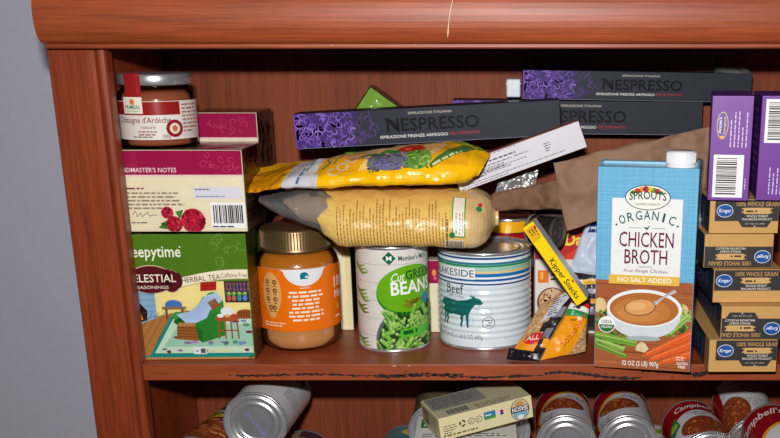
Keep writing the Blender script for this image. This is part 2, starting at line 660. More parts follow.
part('shelf', bc, lambda m: box(m, XL, XR, 0, DEPTH, -560, -543, 'wood_x', bev=.7))
part('plinth', bc, lambda m: box(m, -386, 330, -4, 10, -900, -820, 'wood_x'))

# ================================================================= boxes
def boxthing(name, label, cat, loc, rot, w, d, h, col, arts=None, mat='card', wrap=False, group=None, body='box_body', bev=.8, extra=None):
    m = MB()
    box(m, 0, w, 0, d, 0, h, mat, col, bev)
    fns = {'front': on_front(0, 0, 0), 'right': on_right(w, 0, 0), 'left': on_left(0, d, 0), 'top': on_top(0, 0, h)}
    dims = {'front': (w, h), 'right': (d, h), 'left': (d, h), 'top': (w, d)}
    for k, a in (arts or {}).items():
        a.clip(.5, .5, dims[k][0]-.5, dims[k][1]-.5).put(m, fns[k], mat)
    if not wrap and not extra:
        o = m.build(name, None, loc, rot)
        return tag(o, label, cat, group)
    t = thing(name, label, cat, loc, rot, group)
    m.build(body, t)
    if wrap:
        g = .9
        bm = MB()
        vs, fs = [], []
        # film skin over all faces, slightly loose so that it catches the light in creases
        for (O, U, V, a, b_) in (((-g, -g, -.2), (1, 0, 0), (0, 0, 1), w+2*g, h+g), ((w+g, -g, -.2), (0, 1, 0), (0, 0, 1), d+2*g, h+g),
                                 ((-g, d+g, -.2), (0, -1, 0), (0, 0, 1), d+2*g, h+g), ((-g, -g, h+g-.2), (1, 0, 0), (0, 1, 0), w+2*g, d+2*g),
                                 ((w+g, d+g, -.2), (-1, 0, 0), (0, 0, 1), w+2*g, h+g)):
            n = 14
            N = Vector(U).cross(Vector(V))
            q = []
            for j in range(n+1):
                for i in range(n+1):
                    p = Vector(O)+Vector(U)*(a*i/n)+Vector(V)*(b_*j/n)
                    e = min(1, 4*i/n, 4*(n-i)/n, 4*j/n, 4*(n-j)/n)
                    p += N*max(-.25, crump(p, .07, 1.0, 4)*e)
                    q.append(p[:])
            f = [[j*(n+1)+i, j*(n+1)+i+1, (j+1)*(n+1)+i+1, (j+1)*(n+1)+i] for j in range(n) for i in range(n)]
            bm.add(q, f, 'wrap', (255, 255, 255), True)
        o = bm.build('shrink_wrap', t)
        o['label'] = 'clear crinkled plastic film'
    if extra: extra(t)
    return t

CREAM = (236, 230, 200)
def scrolls(a, x, y, w, h, c, n, seed, lw=.55, l=2):
    rn = random.Random(seed)
    for k in range(n):
        cx, cy = x+rn.uniform(.05, .95)*w, y+rn.uniform(.1, .9)*h
        r = rn.uniform(.12, .3)*h
        s = rn.choice((-1, 1)); a0 = rn.uniform(0, 6.28)
        pts = [(cx+r*(1-.09*q)*math.cos(a0+s*q*.55), cy+r*(1-.09*q)*math.sin(a0+s*q*.55)) for q in range(11)]
        a.stroke(pts, lw, c, l)

# ---- green herbal tea box
def sleepy_front():
    W, H = 125, 130
    a = Art()
    a.rect(0, 0, W, H, (238, 222, 150), 1)                       # cream room wall
    a.rect(0, 82, W, 48, (84, 126, 30), 1)
    scrolls(a, 90, 98, 34, 30, (128, 165, 70), 9, 8, .5)
    a.text('Sleepytime', 3, 107, 11.5, (245, 243, 225), 3, w=57, al='l', bold=.025)
    a.ell(59.5, 117, .9, c=(245, 243, 225), l=3, n=8)
    # arched ribbon
    top = [(54+k*3, 83+9*math.sin(min(1, k/20)*PI/2)) for k in range(26)]
    for (x0, y0), (x1, y1) in zip(top, top[1:]):
        a.raw([(x0, y0-8), (x1, y1-8), (x1, y1+2.4), (x0, y0+2.4)], (240, 232, 205), 3)
    a.stroke([(x, y+2.2) for x, y in top], .5, (120, 120, 70), 4)
    a.stroke([(x, y-7.6) for x, y in top], .5, (150, 130, 70), 4)
    a.text('HERBAL TEA', 78, 82.4, 5.2, (96, 60, 62), 5, w=39, rot=.10)
    a.text('Caffeine Free', 111, 86.0, 4.6, (120, 100, 90), 5, w=26, rot=.02)
    # burgundy plaque
    for k in range(13):
        t = k/12
        a.ell(2+52*t, 83+9*math.sin(PI*t)**.6*.55, 5.4, 8.4, (92, 22, 34), 4, n=14)
    for x, y, rx, ry in ((8, 82, 9, 11), (28, 84, 22, 14), (48, 82, 9, 11)):
        a.ell(x, y, rx+.9, ry+.9, (225, 200, 160), 3)
        a.ell(x, y, rx, ry, (92, 22, 34), 5)
    a.text('CELESTIAL', 28, 81.5, 8, (240, 232, 214), 7, w=50, bold=.02)
    a.text('SEASONINGS', 28, 74.6, 3.2, (232, 220, 200), 7, w=34, bold=.02)
    # room: floor boards, fireplace, rug, window, armchair, tables
    a.poly([(0, 0), (W, 0), (W, 44), (60, 52), (0, 40)], (176, 122, 62), 2)
    for k in range(16):
        a.stroke([(k*9-10, 0), (26+k*6.2, 50)], .5, (120, 76, 36), 3)
    a.poly([(0, 34), (30, 44), (30, 72), (0, 74)], (138, 176, 204), 3)
    for k in range(5):
        a.stroke([(2, 38+k*8), (30, 47+k*5.4)], .5, (96, 130, 160), 4)
    a.poly([(0, 36), (20, 42), (21, 52), (14, 60), (0, 62)], (46, 26, 22), 4)
    a.poly([(2, 38), (16, 43), (13, 54), (9, 47), (5, 56)], (236, 140, 40), 5)
    a.poly([(5, 40), (12, 43), (9, 49)], (252, 214, 90), 6)
    rug = [(18, 3), (W, 3), (W, 46), (44, 46)]
    a.poly(rug, (20, 140, 128), 4)
    a.poly([(24, 7), (W, 7), (W, 43), (46, 43)], (196, 218, 194), 5)
    a.poly([(34, 14), (W, 14), (W, 38), (52, 38)], (158, 200, 176), 6)
    rn = random.Random(4)
    for k in range(34):
        x, y = rn.uniform(28, 122), rn.choice((9.5, 11, 18, 24, 30, 36, 40))+rn.uniform(-1, 1)
        if x < 22+(y*.55)+6: continue
        a.ell(x, y, rn.uniform(2, 4), rn.uniform(1.1, 2), rn.choice(((160, 104, 160), (132, 40, 70), (120, 150, 190), (90, 150, 110), (180, 130, 180))), 7, n=10)
    a.rect(0, 0, W, 2.6, (196, 142, 76), 8)
    for k in range(40): a.rect(k*3.2, 0, .5, 2.6, (140, 92, 44), 9)
    a.rect(0, 2.6, W, 2.2, (20, 140, 128), 8)
    # window with lattice and pots
    a.rect(100, 60, 25, 22, (70, 44, 30), 3)
    a.rect(101.5, 62, 22, 18.5, (36, 56, 110), 4)
    for k in range(7):
        a.stroke([(101.5+k*3.6, 72), (104+k*3.4, 80.5)], .7, (170, 100, 50), 5)
        a.stroke([(104+k*3.4, 72), (101.5+k*3.6, 80.5)], .7, (170, 100, 50), 5)
    for x, c in ((104, (196, 90, 60)), (109, (190, 110, 60)), (114.5, (60, 150, 160)), (120, (110, 130, 190))):
        a.ell(x, 64.5, 2.2, 3, c, 6, n=12)
        a.ell(x, 69, 2.6, 2.2, (90, 160, 60), 6, n=9)
        a.ell(x+.6, 70, 1.1, 1, (240, 200, 60), 7, n=8)
    # side table with blue bowl
    a.rect(36, 53, 24, 3, (150, 118, 72), 6); a.rect(39, 43, 2.4, 11, (120, 90, 54), 6); a.rect(55, 43, 2.4, 11, (120, 90, 54), 6)
    a.ell(48, 58, 8.5, 5, (70, 120, 190), 7, a0=0, a1=PI); a.rect(39.5, 56, 17, 2, (70, 120, 190), 7)
    # empty green armchair with a blue throw, brown and red cushions
    a.poly([(46, 40), (74, 18), (98, 26), (98, 62), (88, 70), (78, 66), (66, 48), (54, 50)], (46, 130, 46), 8)
    a.poly([(46, 40), (74, 18), (75, 30), (52, 46)], (34, 104, 36), 9)
    a.ell(88, 60, 9, 11, (56, 146, 54), 9)
    a.ell(52, 46, 6.5, 5, (60, 150, 58), 9)
    a.poly([(50, 48), (62, 36), (80, 44), (84, 52), (97, 62), (93, 71), (80, 67), (68, 52)], (176, 200, 232), 10)      # throw over the seat and back
    for k in range(6): a.stroke([(54+k*3.0, 45-k*.6), (70+k*2.6, 55+k*.4), (84+k*1.8, 67-k*.4)], .5, (140, 166, 208), 11)
    a.poly([(76, 72), (92, 73), (93, 82), (77, 81)], (176, 40, 34), 9); a.stroke([(77, 77), (92, 78)], .7, (140, 24, 24), 10)    # red cushion on the chair top
    a.poly([(48, 22), (70, 20), (68, 36), (50, 37)], (150, 92, 44), 10)                                             # log basket in front
    for k in range(4): a.stroke([(49, 25+k*3.2), (69, 24+k*3.2)], .6, (106, 60, 26), 11)
    for k in range(4): a.ell(53+k*4.2, 37.5, 2.2, c=(186, 132, 80), l=11, n=10)
    a.rect(84, 54, 9, 9, (150, 92, 44), 11, rot=.5)
    # tea table
    a.ell(101, 44, 12.5, 3.6, (170, 84, 46), 11)
    for x in (92, 98, 104, 110): a.stroke([(x, 42), (x+(x-101)*.1, 22)], 1.5, (160, 76, 42), 10)
    a.stroke([(92, 31), (110, 31)], 1.2, (160, 76, 42), 10)
    a.ell(101, 51, 6.5, 4.6, (226, 234, 236), 12); a.ell(94, 46.5, 3.4, 2, (236, 240, 240), 13); a.ell(108, 46.5, 2.6, 1.8, (190, 60, 50), 13); a.ell(101, 46.2, 2.6, 1.6, (230, 170, 70), 13)
    a.ell(119, 48, 9, 5, (150, 84, 40), 9)
    for k in range(6): a.stroke([(112+k*2.6, 45), (113.5+k*2.6, 51.5)], .8, (90, 46, 22), 10)
    a.rect(64, 6, 13, 7, (232, 232, 236), 10); a.rect(71, 7, 5, 5, (90, 90, 96), 11); a.stroke([(66, 11), (67.5, 8), (69, 11)], .7, (60, 60, 60), 11)
    a.greek(80, 8.5, 42, 1, 5, (220, 214, 150), 10, 3)
    return a
def side_green():
    a = Art()
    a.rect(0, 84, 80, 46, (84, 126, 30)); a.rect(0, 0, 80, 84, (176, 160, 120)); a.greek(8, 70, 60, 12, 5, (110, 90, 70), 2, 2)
    return a
GT = 'boxed teas on the left of the shelf'
boxthing('tea_box', 'green herbal tea box standing on the shelf at the far left, cosy room picture', 'box', (-402, 15, 0.2), (0, 0, R(1.4)),
         125, 40, 129.5, (90, 128, 40), {'front': sleepy_front(), 'right': side_green()}, 'gloss', wrap=True, group=GT)

# ---- raspberry tea boxes
MAG = (158, 22, 74)
def berry(a, x, y, r, seed):
    rn = random.Random(seed)
    a.ell(x, y, r, r*1.02, (176, 28, 52), 3)
    for k in range(46):
        q = r*math.sqrt(rn.random())*.92; t = rn.uniform(0, 6.28)
        a.ell(x+q*math.cos(t), y+q*math.sin(t), r*.15, r*.15, rn.choice(((206, 50, 74), (220, 80, 100), (160, 20, 44), (190, 36, 60))), 4, n=8)
def notes_front():
    W, H = 129, 80
    a = Art()
    a.rect(0, 0, W, H, (230, 220, 190))
    a.rect(0, 56, W, 24, MAG, 1); a.rect(0, 54.6, W, 1.6, (236, 200, 205), 2)
    scrolls(a, 78, 60, 48, 17, (206, 70, 110), 12, 5, .5)
    a.text("BLENDMASTER'S NOTES", 1, 58.6, 4.4, (244, 226, 226), 3, w=62, al='l', bold=.01)
    a.text('BERRY ZINGER?', 14, 43, 2.4, (110, 60, 60), 3, w=24, al='l') if False else a.greek(12, 42, 22, 1, 4, (120, 70, 70), 2, 2)
    a.greek(12, 37.5, 62, 5, 3.7, (150, 130, 116), 2, 7)
    a.stroke([(16, 17), (19, 21), (20, 15), (24, 19), (25, 15), (29, 18), (31, 20), (32, 15.5), (36, 17), (40, 16.4)], .5, (90, 70, 66), 2)
    a.greek(14, 8.5, 28, 1, 3, (130, 110, 100), 2, 9)
    for p in ([(46, 10), (40, 4), (52, 2)], [(58, 20), (66, 22), (62, 12)], [(50, 12), (42, 8), (50, 4)]):
        a.poly(p, (70, 130, 50), 2)
    berry(a, 50, 19, 6, 1); berry(a, 56, 7.5, 8, 2); berry(a, 75, 11, 12, 3)
    a.rect(78, 33, 47, 11, (214, 214, 226), 2); a.greek(79.5, 41.4, 30, 1, 2.6, (70, 70, 90), 3, 4); a.greek(79.5, 34.6, 44, 1, 2, (120, 120, 150), 3, 5)
    a.barcode(93, 4, 34, 25, 2, 11)
    a.greek(94, 4.6, 32, 1, 3, (40, 40, 50), 4, 5)
    return a
def notes_side():
    a = Art()
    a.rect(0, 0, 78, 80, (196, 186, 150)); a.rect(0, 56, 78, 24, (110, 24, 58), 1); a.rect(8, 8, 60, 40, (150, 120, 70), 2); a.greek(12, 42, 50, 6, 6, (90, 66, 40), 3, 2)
    return a
boxthing('tea_box', 'raspberry tea box lying on the green tea box, its back print with barcode and berries', 'box', (-402.5, 20, 131.6), (0, 0, R(.4)),
         127.5, 78, 80, CREAM, {'front': notes_front(), 'right': notes_side()}, 'gloss', wrap=True, group=GT)
def pink_front():
    a = Art()
    a.rect(0, 0, 66, 111, (224, 216, 184)); a.rect(0, 85, 66, 26, MAG, 1); a.rect(0, 83.6, 66, 1.6, (236, 200, 205), 2)
    scrolls(a, 12, 89, 48, 18, (206, 70, 110), 10, 6, .5)
    return a
def pink_side():
    a = Art()
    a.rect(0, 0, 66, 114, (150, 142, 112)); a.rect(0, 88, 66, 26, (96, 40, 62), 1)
    for k in range(8): a.rect(6, 14+k*9, 54, .7, (110, 100, 84), 2)
    for k in range(5): a.rect(10+k*11, 14, .7, 66, (110, 100, 84), 2)
    return a
boxthing('tea_box', 'raspberry tea box standing at the back behind the chestnut spread jar', 'box', (-345, 104, 130.6), (0, 0, 0),
         66, 66, 110.5, CREAM, {'front': pink_front(), 'right': pink_side()}, 'gloss', wrap=True, group=GT)
boxthing('tea_box', 'tea box on the shelf behind the green tea box, under the standing raspberry box', 'box', (-358, 62, 0.2), (0, 0, 0),
         66, 100, 129.5, (90, 128, 40), {'right': side_green()}, 'gloss', group=GT)
def pale_front():
    a = Art()
    a.rect(0, 0, 75, 122, (236, 228, 194)); a.rect(0, 100, 75, 22, (96, 130, 44), 1); a.rect(69, 4, 5, 92, (228, 220, 170), 2)
    return a
def pale_side():
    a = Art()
    a.rect(0, 0, 80, 122, (128, 128, 92)); a.rect(0, 100, 80, 22, (70, 100, 40), 1); a.greek(10, 80, 58, 10, 6, (90, 90, 66), 2, 2)
    return a
boxthing('tea_box', 'cream and green tea box behind the peanut butter jar, right edge showing', 'box', (-268, 127, 0.2), (0, 0, 0),
         75, 78, 122, CREAM, {'front': pale_front(), 'right': pale_side()}, 'gloss', wrap=True, group=GT)
def berry_end():
    a = Art()
    a.rect(0, 0, 75, 82, (232, 226, 196)); a.rect(0, 56, 75, 26, MAG, 1)
    a.ell(70, 68, 2.4, 3.6, (230, 150, 60), 2); a.ell(71, 62, 2, 2.4, (210, 90, 120), 2)
    a.rect(73, 2, 1.2, 50, (190, 180, 150), 2)
    return a
boxthing('tea_box', 'cream and magenta tea box between the green bean can and beef can, at the back', 'box', (-170, 118, 0.2), (0, 0, 0),
         75, 84, 82, CREAM, {'front': berry_end()}, 'gloss', group=GT)

# ---- a tilted green box behind the coffee sleeves
def tilt_top():
    a = Art(); a.rect(0, 0, 75, 40, (120, 108, 100)); a.greek(8, 34, 58, 6, 5, (86, 76, 70), 2, 3)
    return a
def tilt_front():
    a = Art(); a.rect(0, 0, 75, 75, (112, 158, 40))
    for k in range(9): a.ell(12+7*(k % 4), 58-7*(k//4), .8, .5, (190, 210, 150), 2, n=7)
    return a
boxthing('tea_box', 'green tea box tilted up on one corner behind the front coffee sleeve', 'box', (-210, 150, 204), (0, R(36), 0),
         75, 40, 75, (112, 158, 40), {'front': tilt_front(), 'top': tilt_top()}, 'gloss', wrap=True, group=GT)

# ---- coffee capsule sleeves
SL, SH, SD = 274, 36, 36
def sleeve_front():
    a = Art()
    a.rect(0, 0, SL, SH, (46, 48, 60))
    rn = random.Random(12)
    a.rect(0, 0, 40, SH, (66, 44, 112), 1); a.poly([(40, 0), (64, 0), (52, 18), (60, SH), (40, SH)], (58, 42, 96), 1)
    for k in range(26):                                          # violet ground fading out in blotches
        x = rn.uniform(0, 62)
        a.ell(x, rn.uniform(3, SH-2), rn.uniform(4, 8), rn.uniform(3, 6), (62, 44, 104) if x > 30 else (74, 48, 122), 2, n=10)
    for k in range(135):
        x = 82*rn.random()**1.25+2; y = rn.uniform(2, SH-2); r = rn.uniform(1.6, 5.6)
        c = rn.choice(((118, 84, 176), (138, 104, 198), (96, 66, 150), (150, 118, 206))) if x < 62 else rn.choice(((88, 66, 128), (76, 60, 112)))
        a0 = rn.uniform(0, 6.28); s = rn.choice((1, -1)); n = rn.randint(6, 10)
        pts = [(x+r*(1-.07*q)*math.cos(a0+s*q*.5), y+r*(1-.07*q)*math.sin(a0+s*q*.5)) for q in range(n)]
        a.stroke(pts, [rn.uniform(.5, .8)+.5*math.sin(PI*q/n) for q in range(n)], c, 3+k % 3)
    a.rect(0, 0, 1.6, SH, (122, 70, 190), 6)
    a.rect(0, 0, SL, .9, (128, 128, 146), 6)
    a.text('NESPRESSO', 143, 13.4, 12.6, (5, 5, 7), 7, w=95, bold=.04)
    a.stroke([(92, 25), (97, 27), (103, 22), (107, 16), (108, 12.6)], [.5, 1.6, 2.2, 1.6, .4], (5, 5, 7), 7)
    a.ell(190, 14, .9, c=(24, 24, 28), l=7, n=8)
    a.text('ISPIRAZIONE ITALIANA', 141, 29.6, 2.5, (186, 180, 170), 7, w=45, bold=.02)
    a.text('ISPIRAZIONE FIRENZE ARPEGGIO', 88, 6.6, 2.9, (226, 224, 222), 7, w=70, al='l', bold=.025)
    a.text('DECAFFEINATO', 160, 6.9, 2.9, (168, 52, 58), 7, w=31, al='l', bold=.025)
    return a
def sleeve_left():
    a = Art(); a.rect(0, 0, SD, SH, (104, 60, 168)); return a
GS = 'black coffee capsule sleeves'
sl1 = boxthing('coffee_sleeve', 'long black coffee sleeve with purple flower pattern, frontmost, lying across the yellow bag', 'box', (-236.5, 90, 204.6), (0, R(-3.0), 0),
               SL, SD, SH, (40, 42, 54), {'front': sleeve_front(), 'left': sleeve_left()}, 'satin', group=GS)
def dup1(o, loc, rot, label, scale=None):
    c = o.copy(); COL.objects.link(c); place(c, loc, rot); c['label'] = label
    if scale: c.scale = scale
    return c
dup1(sl1, (-80, 163, 214.6), (0, R(.5), 0), 'long black coffee sleeve at the back, half hidden, right below the topmost one')
dup1(sl1, (-3, 162, 251.4), (0, R(1.0), R(1)), 'topmost long black coffee sleeve, purple flowers at its left end, up by the back wall', (.912, .98, .86))

# ---- broth carton
def broth_front():
    W, H = 95, 199
    a = Art()
    a.rect(0, 0, W, H, (112, 182, 218))
    rn = random.Random(3)
    for k in range(90):
        a.rect(0, 90+k*1.22, W, .3, rn.choice(((100, 172, 210), (130, 196, 226), (92, 164, 204))), 2)
    for k in range(60):
        a.rect(k*1.6, 90, .3, 109, rn.choice(((104, 175, 212), (128, 194, 224))), 2)
    # wooden table
    a.rect(0, 0, W, 90, (166, 94, 56), 3)
    for k in range(30):
        a.rect(rn.uniform(-10, 80), rn.uniform(0, 88), rn.uniform(14, 50), rn.uniform(.4, 1.2), rn.choice(((136, 70, 40), (186, 116, 74), (120, 60, 34))), 4)
    # white panel
    a.rect(14.5, 93, 67, 77, (236, 238, 236), 4)
    for k in range(20): a.rect(rn.uniform(15, 74), rn.uniform(95, 168), rn.uniform(3, 8), rn.uniform(.3, .7), (222, 226, 226), 5)
    a.rect(14.5, 93, 67, .5, (190, 200, 204), 5); a.rect(81, 93, .5, 77, (190, 200, 204), 5)
    # oval badge
    a.ell(48, 171, 21.5, 12, (40, 74, 62), 5, n=36); a.ell(48, 171, 20.6, 11.2, (240, 240, 232), 6, n=36)
    for x, y, r, c in ((38, 177, 2.8, (200, 60, 50)), (42, 178.5, 2.6, (230, 140, 40)), (46, 179, 3, (160, 40, 70)), (50, 178.8, 2.6, (236, 190, 60)), (53.5, 178, 2.6, (90, 150, 60)), (57, 177, 2.8, (190, 50, 60)), (34, 175.6, 2.2, (80, 140, 60)), (60.5, 175.6, 2, (90, 150, 60))):
        a.ell(x, y, r, c=c, l=7, n=12)
    a.text('SPROUTS', 48, 168.4, 7.6, (24, 66, 52), 8, w=35, bold=.03, bend=1.2)
    a.text('FARMERS MARKET', 48, 163.6, 2.2, (60, 90, 80), 8, w=24)
    # wording
    w = 'ORGANIC'
    for k, ch in enumerate(w):
        t = (k-3)/3
        a.text(ch, 48+t*22.5, 145.6+4.6*(1-t*t), 8.6, (36, 92, 98), 6, w=(2.2 if ch == 'I' else 6.2), bold=.02, rot=-t*.30)
    a.ell(19, 144.5, 1.1, c=(36, 92, 98), l=6, n=8); a.ell(77, 144.5, 1.1, c=(36, 92, 98), l=6, n=8)
    a.rect(31, 141.6, 12, .6, (120, 150, 160), 6); a.rect(53, 141.6, 12, .6, (120, 150, 160), 6)
    a.poly([(45, 143.5), (46.5, 141), (49, 140.6), (50.6, 143.4), (51.2, 144.6), (50, 144), (48.5, 142.4), (46.6, 142.8)], (36, 92, 98), 6); a.rect(47.6, 139, .5, 2, (36, 92, 98), 6)
    a.text('CHICKEN', 48, 123.6, 14.6, (108, 26, 66), 6, w=52, bold=.012)
    a.text('BROTH', 48, 107, 14.2, (108, 26, 66), 6, w=41, bold=.012)
    a.text('MADE WITH', 48, 103.2, 1.9, (120, 60, 80), 6, w=13)
    a.text('Free Range Chicken', 48, 98.2, 3.4, (128, 50, 80), 6, w=42, shear=.3, bend=.6)
    a.rect(13, 86.6, 68, 9, (232, 188, 76), 6)
    a.text('NO SALT ADDED', 47.5, 89, 4.6, (250, 248, 238), 7, w=52, bold=.02)
    # vegetables round the bowl
    a.ell(5, 64, 6, 8, (226, 196, 140), 5); a.ell(85, 62, 6, 7, (222, 190, 140), 5)
    def leaves(cx, cy, rx, ry, n, seed, cols):
        r2 = random.Random(seed)
        for k in range(n):
            t, q = r2.uniform(0, 6.28), math.sqrt(r2.random())
            a.ell(cx+rx*q*math.cos(t), cy+ry*q*math.sin(t), r2.uniform(1.2, 2.6), r2.uniform(.9, 1.8), r2.choice(cols), 6, rot=r2.uniform(0, 3), n=7)
    GR = ((70, 120, 40), (100, 150, 60), (50, 96, 34), (130, 176, 84), (86, 136, 46))
    leaves(8, 48, 10, 10, 60, 1, GR); leaves(74, 47, 16, 11, 90, 2, GR); leaves(28, 32, 13, 10, 70, 3, GR); leaves(86, 56, 7, 12, 40, 4, ((150, 186, 90), (180, 206, 120), (110, 156, 60)))
    for (x0, y0, x1, y1, w2, c) in ((-2, 34, 42, 27, 8, (120, 166, 60)), (-2, 30, 30, 20, 6, (150, 190, 90)), (2, 24, 32, 13, 6, (106, 152, 54)), (72, 40, 92, 58, 8, (158, 190, 96))):
        a.stroke([(x0, y0), (x1, y1)], [w2, w2*.8], c, 7)
        a.stroke([(x0, y0+1), (x1, y1+1)], .6, (190, 214, 130), 8); a.stroke([(x0, y0-1.4), (x1, y1-1.2)], .6, (84, 124, 44), 8)
    for (x0, y0, x1, y1, w2) in ((48, 14, 96, 40, 9), (54, 10, 97, 30, 9), (64, 7, 97, 20, 9)):
        a.stroke([(x0, y0), (x0+6, y0+3), (x1, y1)], [1.5, 5, w2], (226, 96, 40), 8)
        a.stroke([(x0+4, y0+3), (x1, y1+1.6)], .9, (244, 140, 84), 9)
        for q in range(4): a.stroke([(x0+12+q*8, y0+5+q*4.2), (x0+13+q*8, y0+8+q*4.2)], .4, (190, 70, 26), 9)
    a.poly([(41, 20), (50, 18), (54, 22), (50, 28), (46, 29), (42, 25)], (226, 204, 168), 9); a.stroke([(46, 28), (47, 19)], .5, (180, 150, 110), 10)
    # bowl, broth, spoon
    a.poly([(12, 62)]+[(48-36*math.cos(PI*k/16), 58-26*math.sin(PI*k/16)) for k in range(17)]+[(84, 62)], (214, 220, 224), 9)
    a.ell(48, 32.6, 17, 2.6, (170, 180, 188), 10)
    a.ell(48, 63, 36.5, 19, (238, 242, 244), 10, n=40)
    a.ell(48, 62.2, 33.6, 16.6, (180, 108, 52), 11, n=40); a.ell(46, 60, 28, 13, (196, 124, 62), 12, n=32); a.ell(42, 57.6, 19, 8.4, (206, 136, 74), 13, n=28)
    a.stroke([(58, 68), (66, 75), (78, 82)], [3.2, 2, 3.2], (204, 206, 210), 14); a.stroke([(58, 68.6), (66, 75.6), (78, 82.6)], .6, (120, 120, 124), 15)
    a.ell(44, 64, 15.4, 8.6, (120, 84, 50), 14, rot=.12); a.ell(44, 64.2, 14.4, 7.8, (222, 160, 96), 15, rot=.12); a.ell(41, 65, 9, 4, (232, 178, 116), 16, rot=.12)
    # seals and small print
    a.ell(12, 45, 8.4, c=(244, 246, 242), l=10, n=24); a.ell(12, 45, 7.6, c=(40, 110, 60), l=11, n=24, a0=PI, a1=2*PI); a.ell(12, 45, 7.6, c=(246, 248, 246), l=11, n=24, a0=0, a1=PI)
    a.text('USDA', 12, 46.2, 3.6, (30, 90, 50), 12, w=10.5, bold=.03); a.text('ORGANIC', 12, 41.6, 2.3, (246, 248, 246), 12, w=11.5, bold=.02)
    a.text('32 OZ (2 LB) 907g', 46, 4.2, 4.8, (244, 240, 234), 10, w=36, bold=.02)
    a.text('GLUTEN', 87, 7.6, 2.6, (246, 246, 246), 12, w=11, bold=.03); a.text('FREE', 87, 4, 2.6, (246, 246, 246), 12, w=7, bold=.03)
    a.greek(81, 14.5, 11, 2, 2.4, (240, 236, 230), 12, 3)
    return a
def broth_side():
    a = Art()
    a.rect(0, 0, 62, 199, (106, 176, 212)); a.rect(0, 0, 62, 40, (70, 130, 170), 2); a.greek(8, 150, 46, 14, 6, (60, 110, 140), 2, 2)
    return a
def carton_parts(t):
    m = MB()
    box(m, 1.2, 93.8, 27, 35, 199, 201.4, 'gloss', (150, 206, 230), .5)         # folded top seam
    for x in (1, 92):
        m.add([(x, 1, 199.2), (x+2, 1, 199.2), (x+2, 61, 199.2), (x, 61, 199.2), (x, 31, 203.5), (x+2, 31, 203.5)],
              [[0, 1, 5, 4], [3, 4, 5, 2], [0, 4, 3], [1, 2, 5]], 'gloss', (150, 206, 230))
    m.build('top_seam', t)
    m = MB()
    cx, cy = 77, 15
    prof = [(14.6, 199.2), (14.6, 201), (13.6, 202), (13.2, 202.4), (13.2, 212.4), (12.4, 213.6), (0.01, 213.8)]
    lathe(m, prof, 'matte', (232, 234, 238), 48, cx, cy)
    for k in range(40):
        q = 2*PI*k/40
        ca, sa = math.cos(q), math.sin(q)
        px, py = cx+13.3*ca, cy+13.3*sa
        m.add([(px-sa*.35, py+ca*.35, 203), (px+sa*.35, py-ca*.35, 203), (px+sa*.35+ca*.5, py-ca*.35+sa*.5, 203), (px-sa*.35+ca*.5, py+ca*.35+sa*.5, 203),
               (px-sa*.35, py+ca*.35, 212), (px+sa*.35, py-ca*.35, 212), (px+sa*.35+ca*.5, py-ca*.35+sa*.5, 212), (px-sa*.35+ca*.5, py+ca*.35+sa*.5, 212)],
              [[0, 3, 7, 4], [1, 5, 6, 2], [3, 2, 6, 7], [4, 7, 6, 5]], 'matte', (232, 234, 238))
    m.build('screw_cap', t)['label'] = 'white plastic screw cap'
boxthing('broth_carton', 'tall blue chicken broth carton with a white screw cap standing on the shelf edge', 'carton', (69, -8, 0.2), (0, 0, R(-11.0)),
         95, 62, 199, (108, 178, 214), {'front': broth_front(), 'left': broth_side(), 'right': broth_side()}, 'gloss', body='carton_body', extra=carton_parts)

# ---- wholegrain macaroni boxes: upright and upside-down ends
KW, KH, KD = 67, 33, 168
KRAFT = (206, 160, 96)
def mac_end(flip=False, xo=6.5, oval=True, tab=True):
    a = Art()
    a.rect(0, 0, KW, KH, KRAFT)
    dk = (56, 54, 56)
    top = KH
    a.rect(xo, 12, KW-xo, top-12, dk, 1)
    if tab: a.poly([(xo+23, 12), (xo+27, 6), (xo+51, 6), (xo+55, 12)], dk, 1)
    a.text('100% WHOLE GRAIN', xo+41, 26.6, 4.2, (198, 152, 92), 3, w=41, bold=.03)
    a.poly([(xo+25, 24.6), (xo+28, 22.6), (xo+25, 20), (xo+56, 20), (xo+53, 22.6), (xo+56, 24.6)], (206, 164, 104), 2)
    a.rect(xo+28, 19, 25, 6, (214, 172, 112), 3)
    a.greek(xo+30, 20.6, 21, 1, 4.4, (90, 60, 34), 4, 3)
    a.text('WHOLE WHEAT', xo+41, 15.8, 2.3, (222, 214, 200), 3, w=21, bold=.03)
    a.text('MACARONI PRODUCT', xo+41, 12.8, 2.2, (222, 214, 200), 3, w=29, bold=.03)
    if tab: a.text('LIFT TAB TO OPEN', xo+39, 8.6, 1.7, (190, 180, 166), 3, w=19)
    if tab: a.ell(xo+39, 6.9, .7, c=(230, 226, 216), l=3, n=8)
    if oval:
        a.ell(xo+9.5, 22, 8, 6.4, (220, 226, 236), 3); a.ell(xo+9.5, 22, 7.4, 5.8, (30, 84, 160), 4)
        a.text('Kroger', xo+9.5, 20.6, 3.5, (244, 246, 250), 5, w=11.5, bold=.03, shear=.15)
    if flip: a.turn(KW, KH)
    return a
def mac_side(tan=False):
    a = Art()
    a.rect(0, 0, KD, KH, (38, 44, 62)); a.rect(KD-(22 if tan else 1.5), 0, 22, KH, (176, 136, 84), 2); a.greek(20, 24, 120, 4, 6, (70, 80, 104), 2, 2)
    for k in range(5): a.ell(30+k*26, 16, 8, 9, (64, 76, 108), 2)
    return a
GM = 'macaroni boxes stacked at the right'
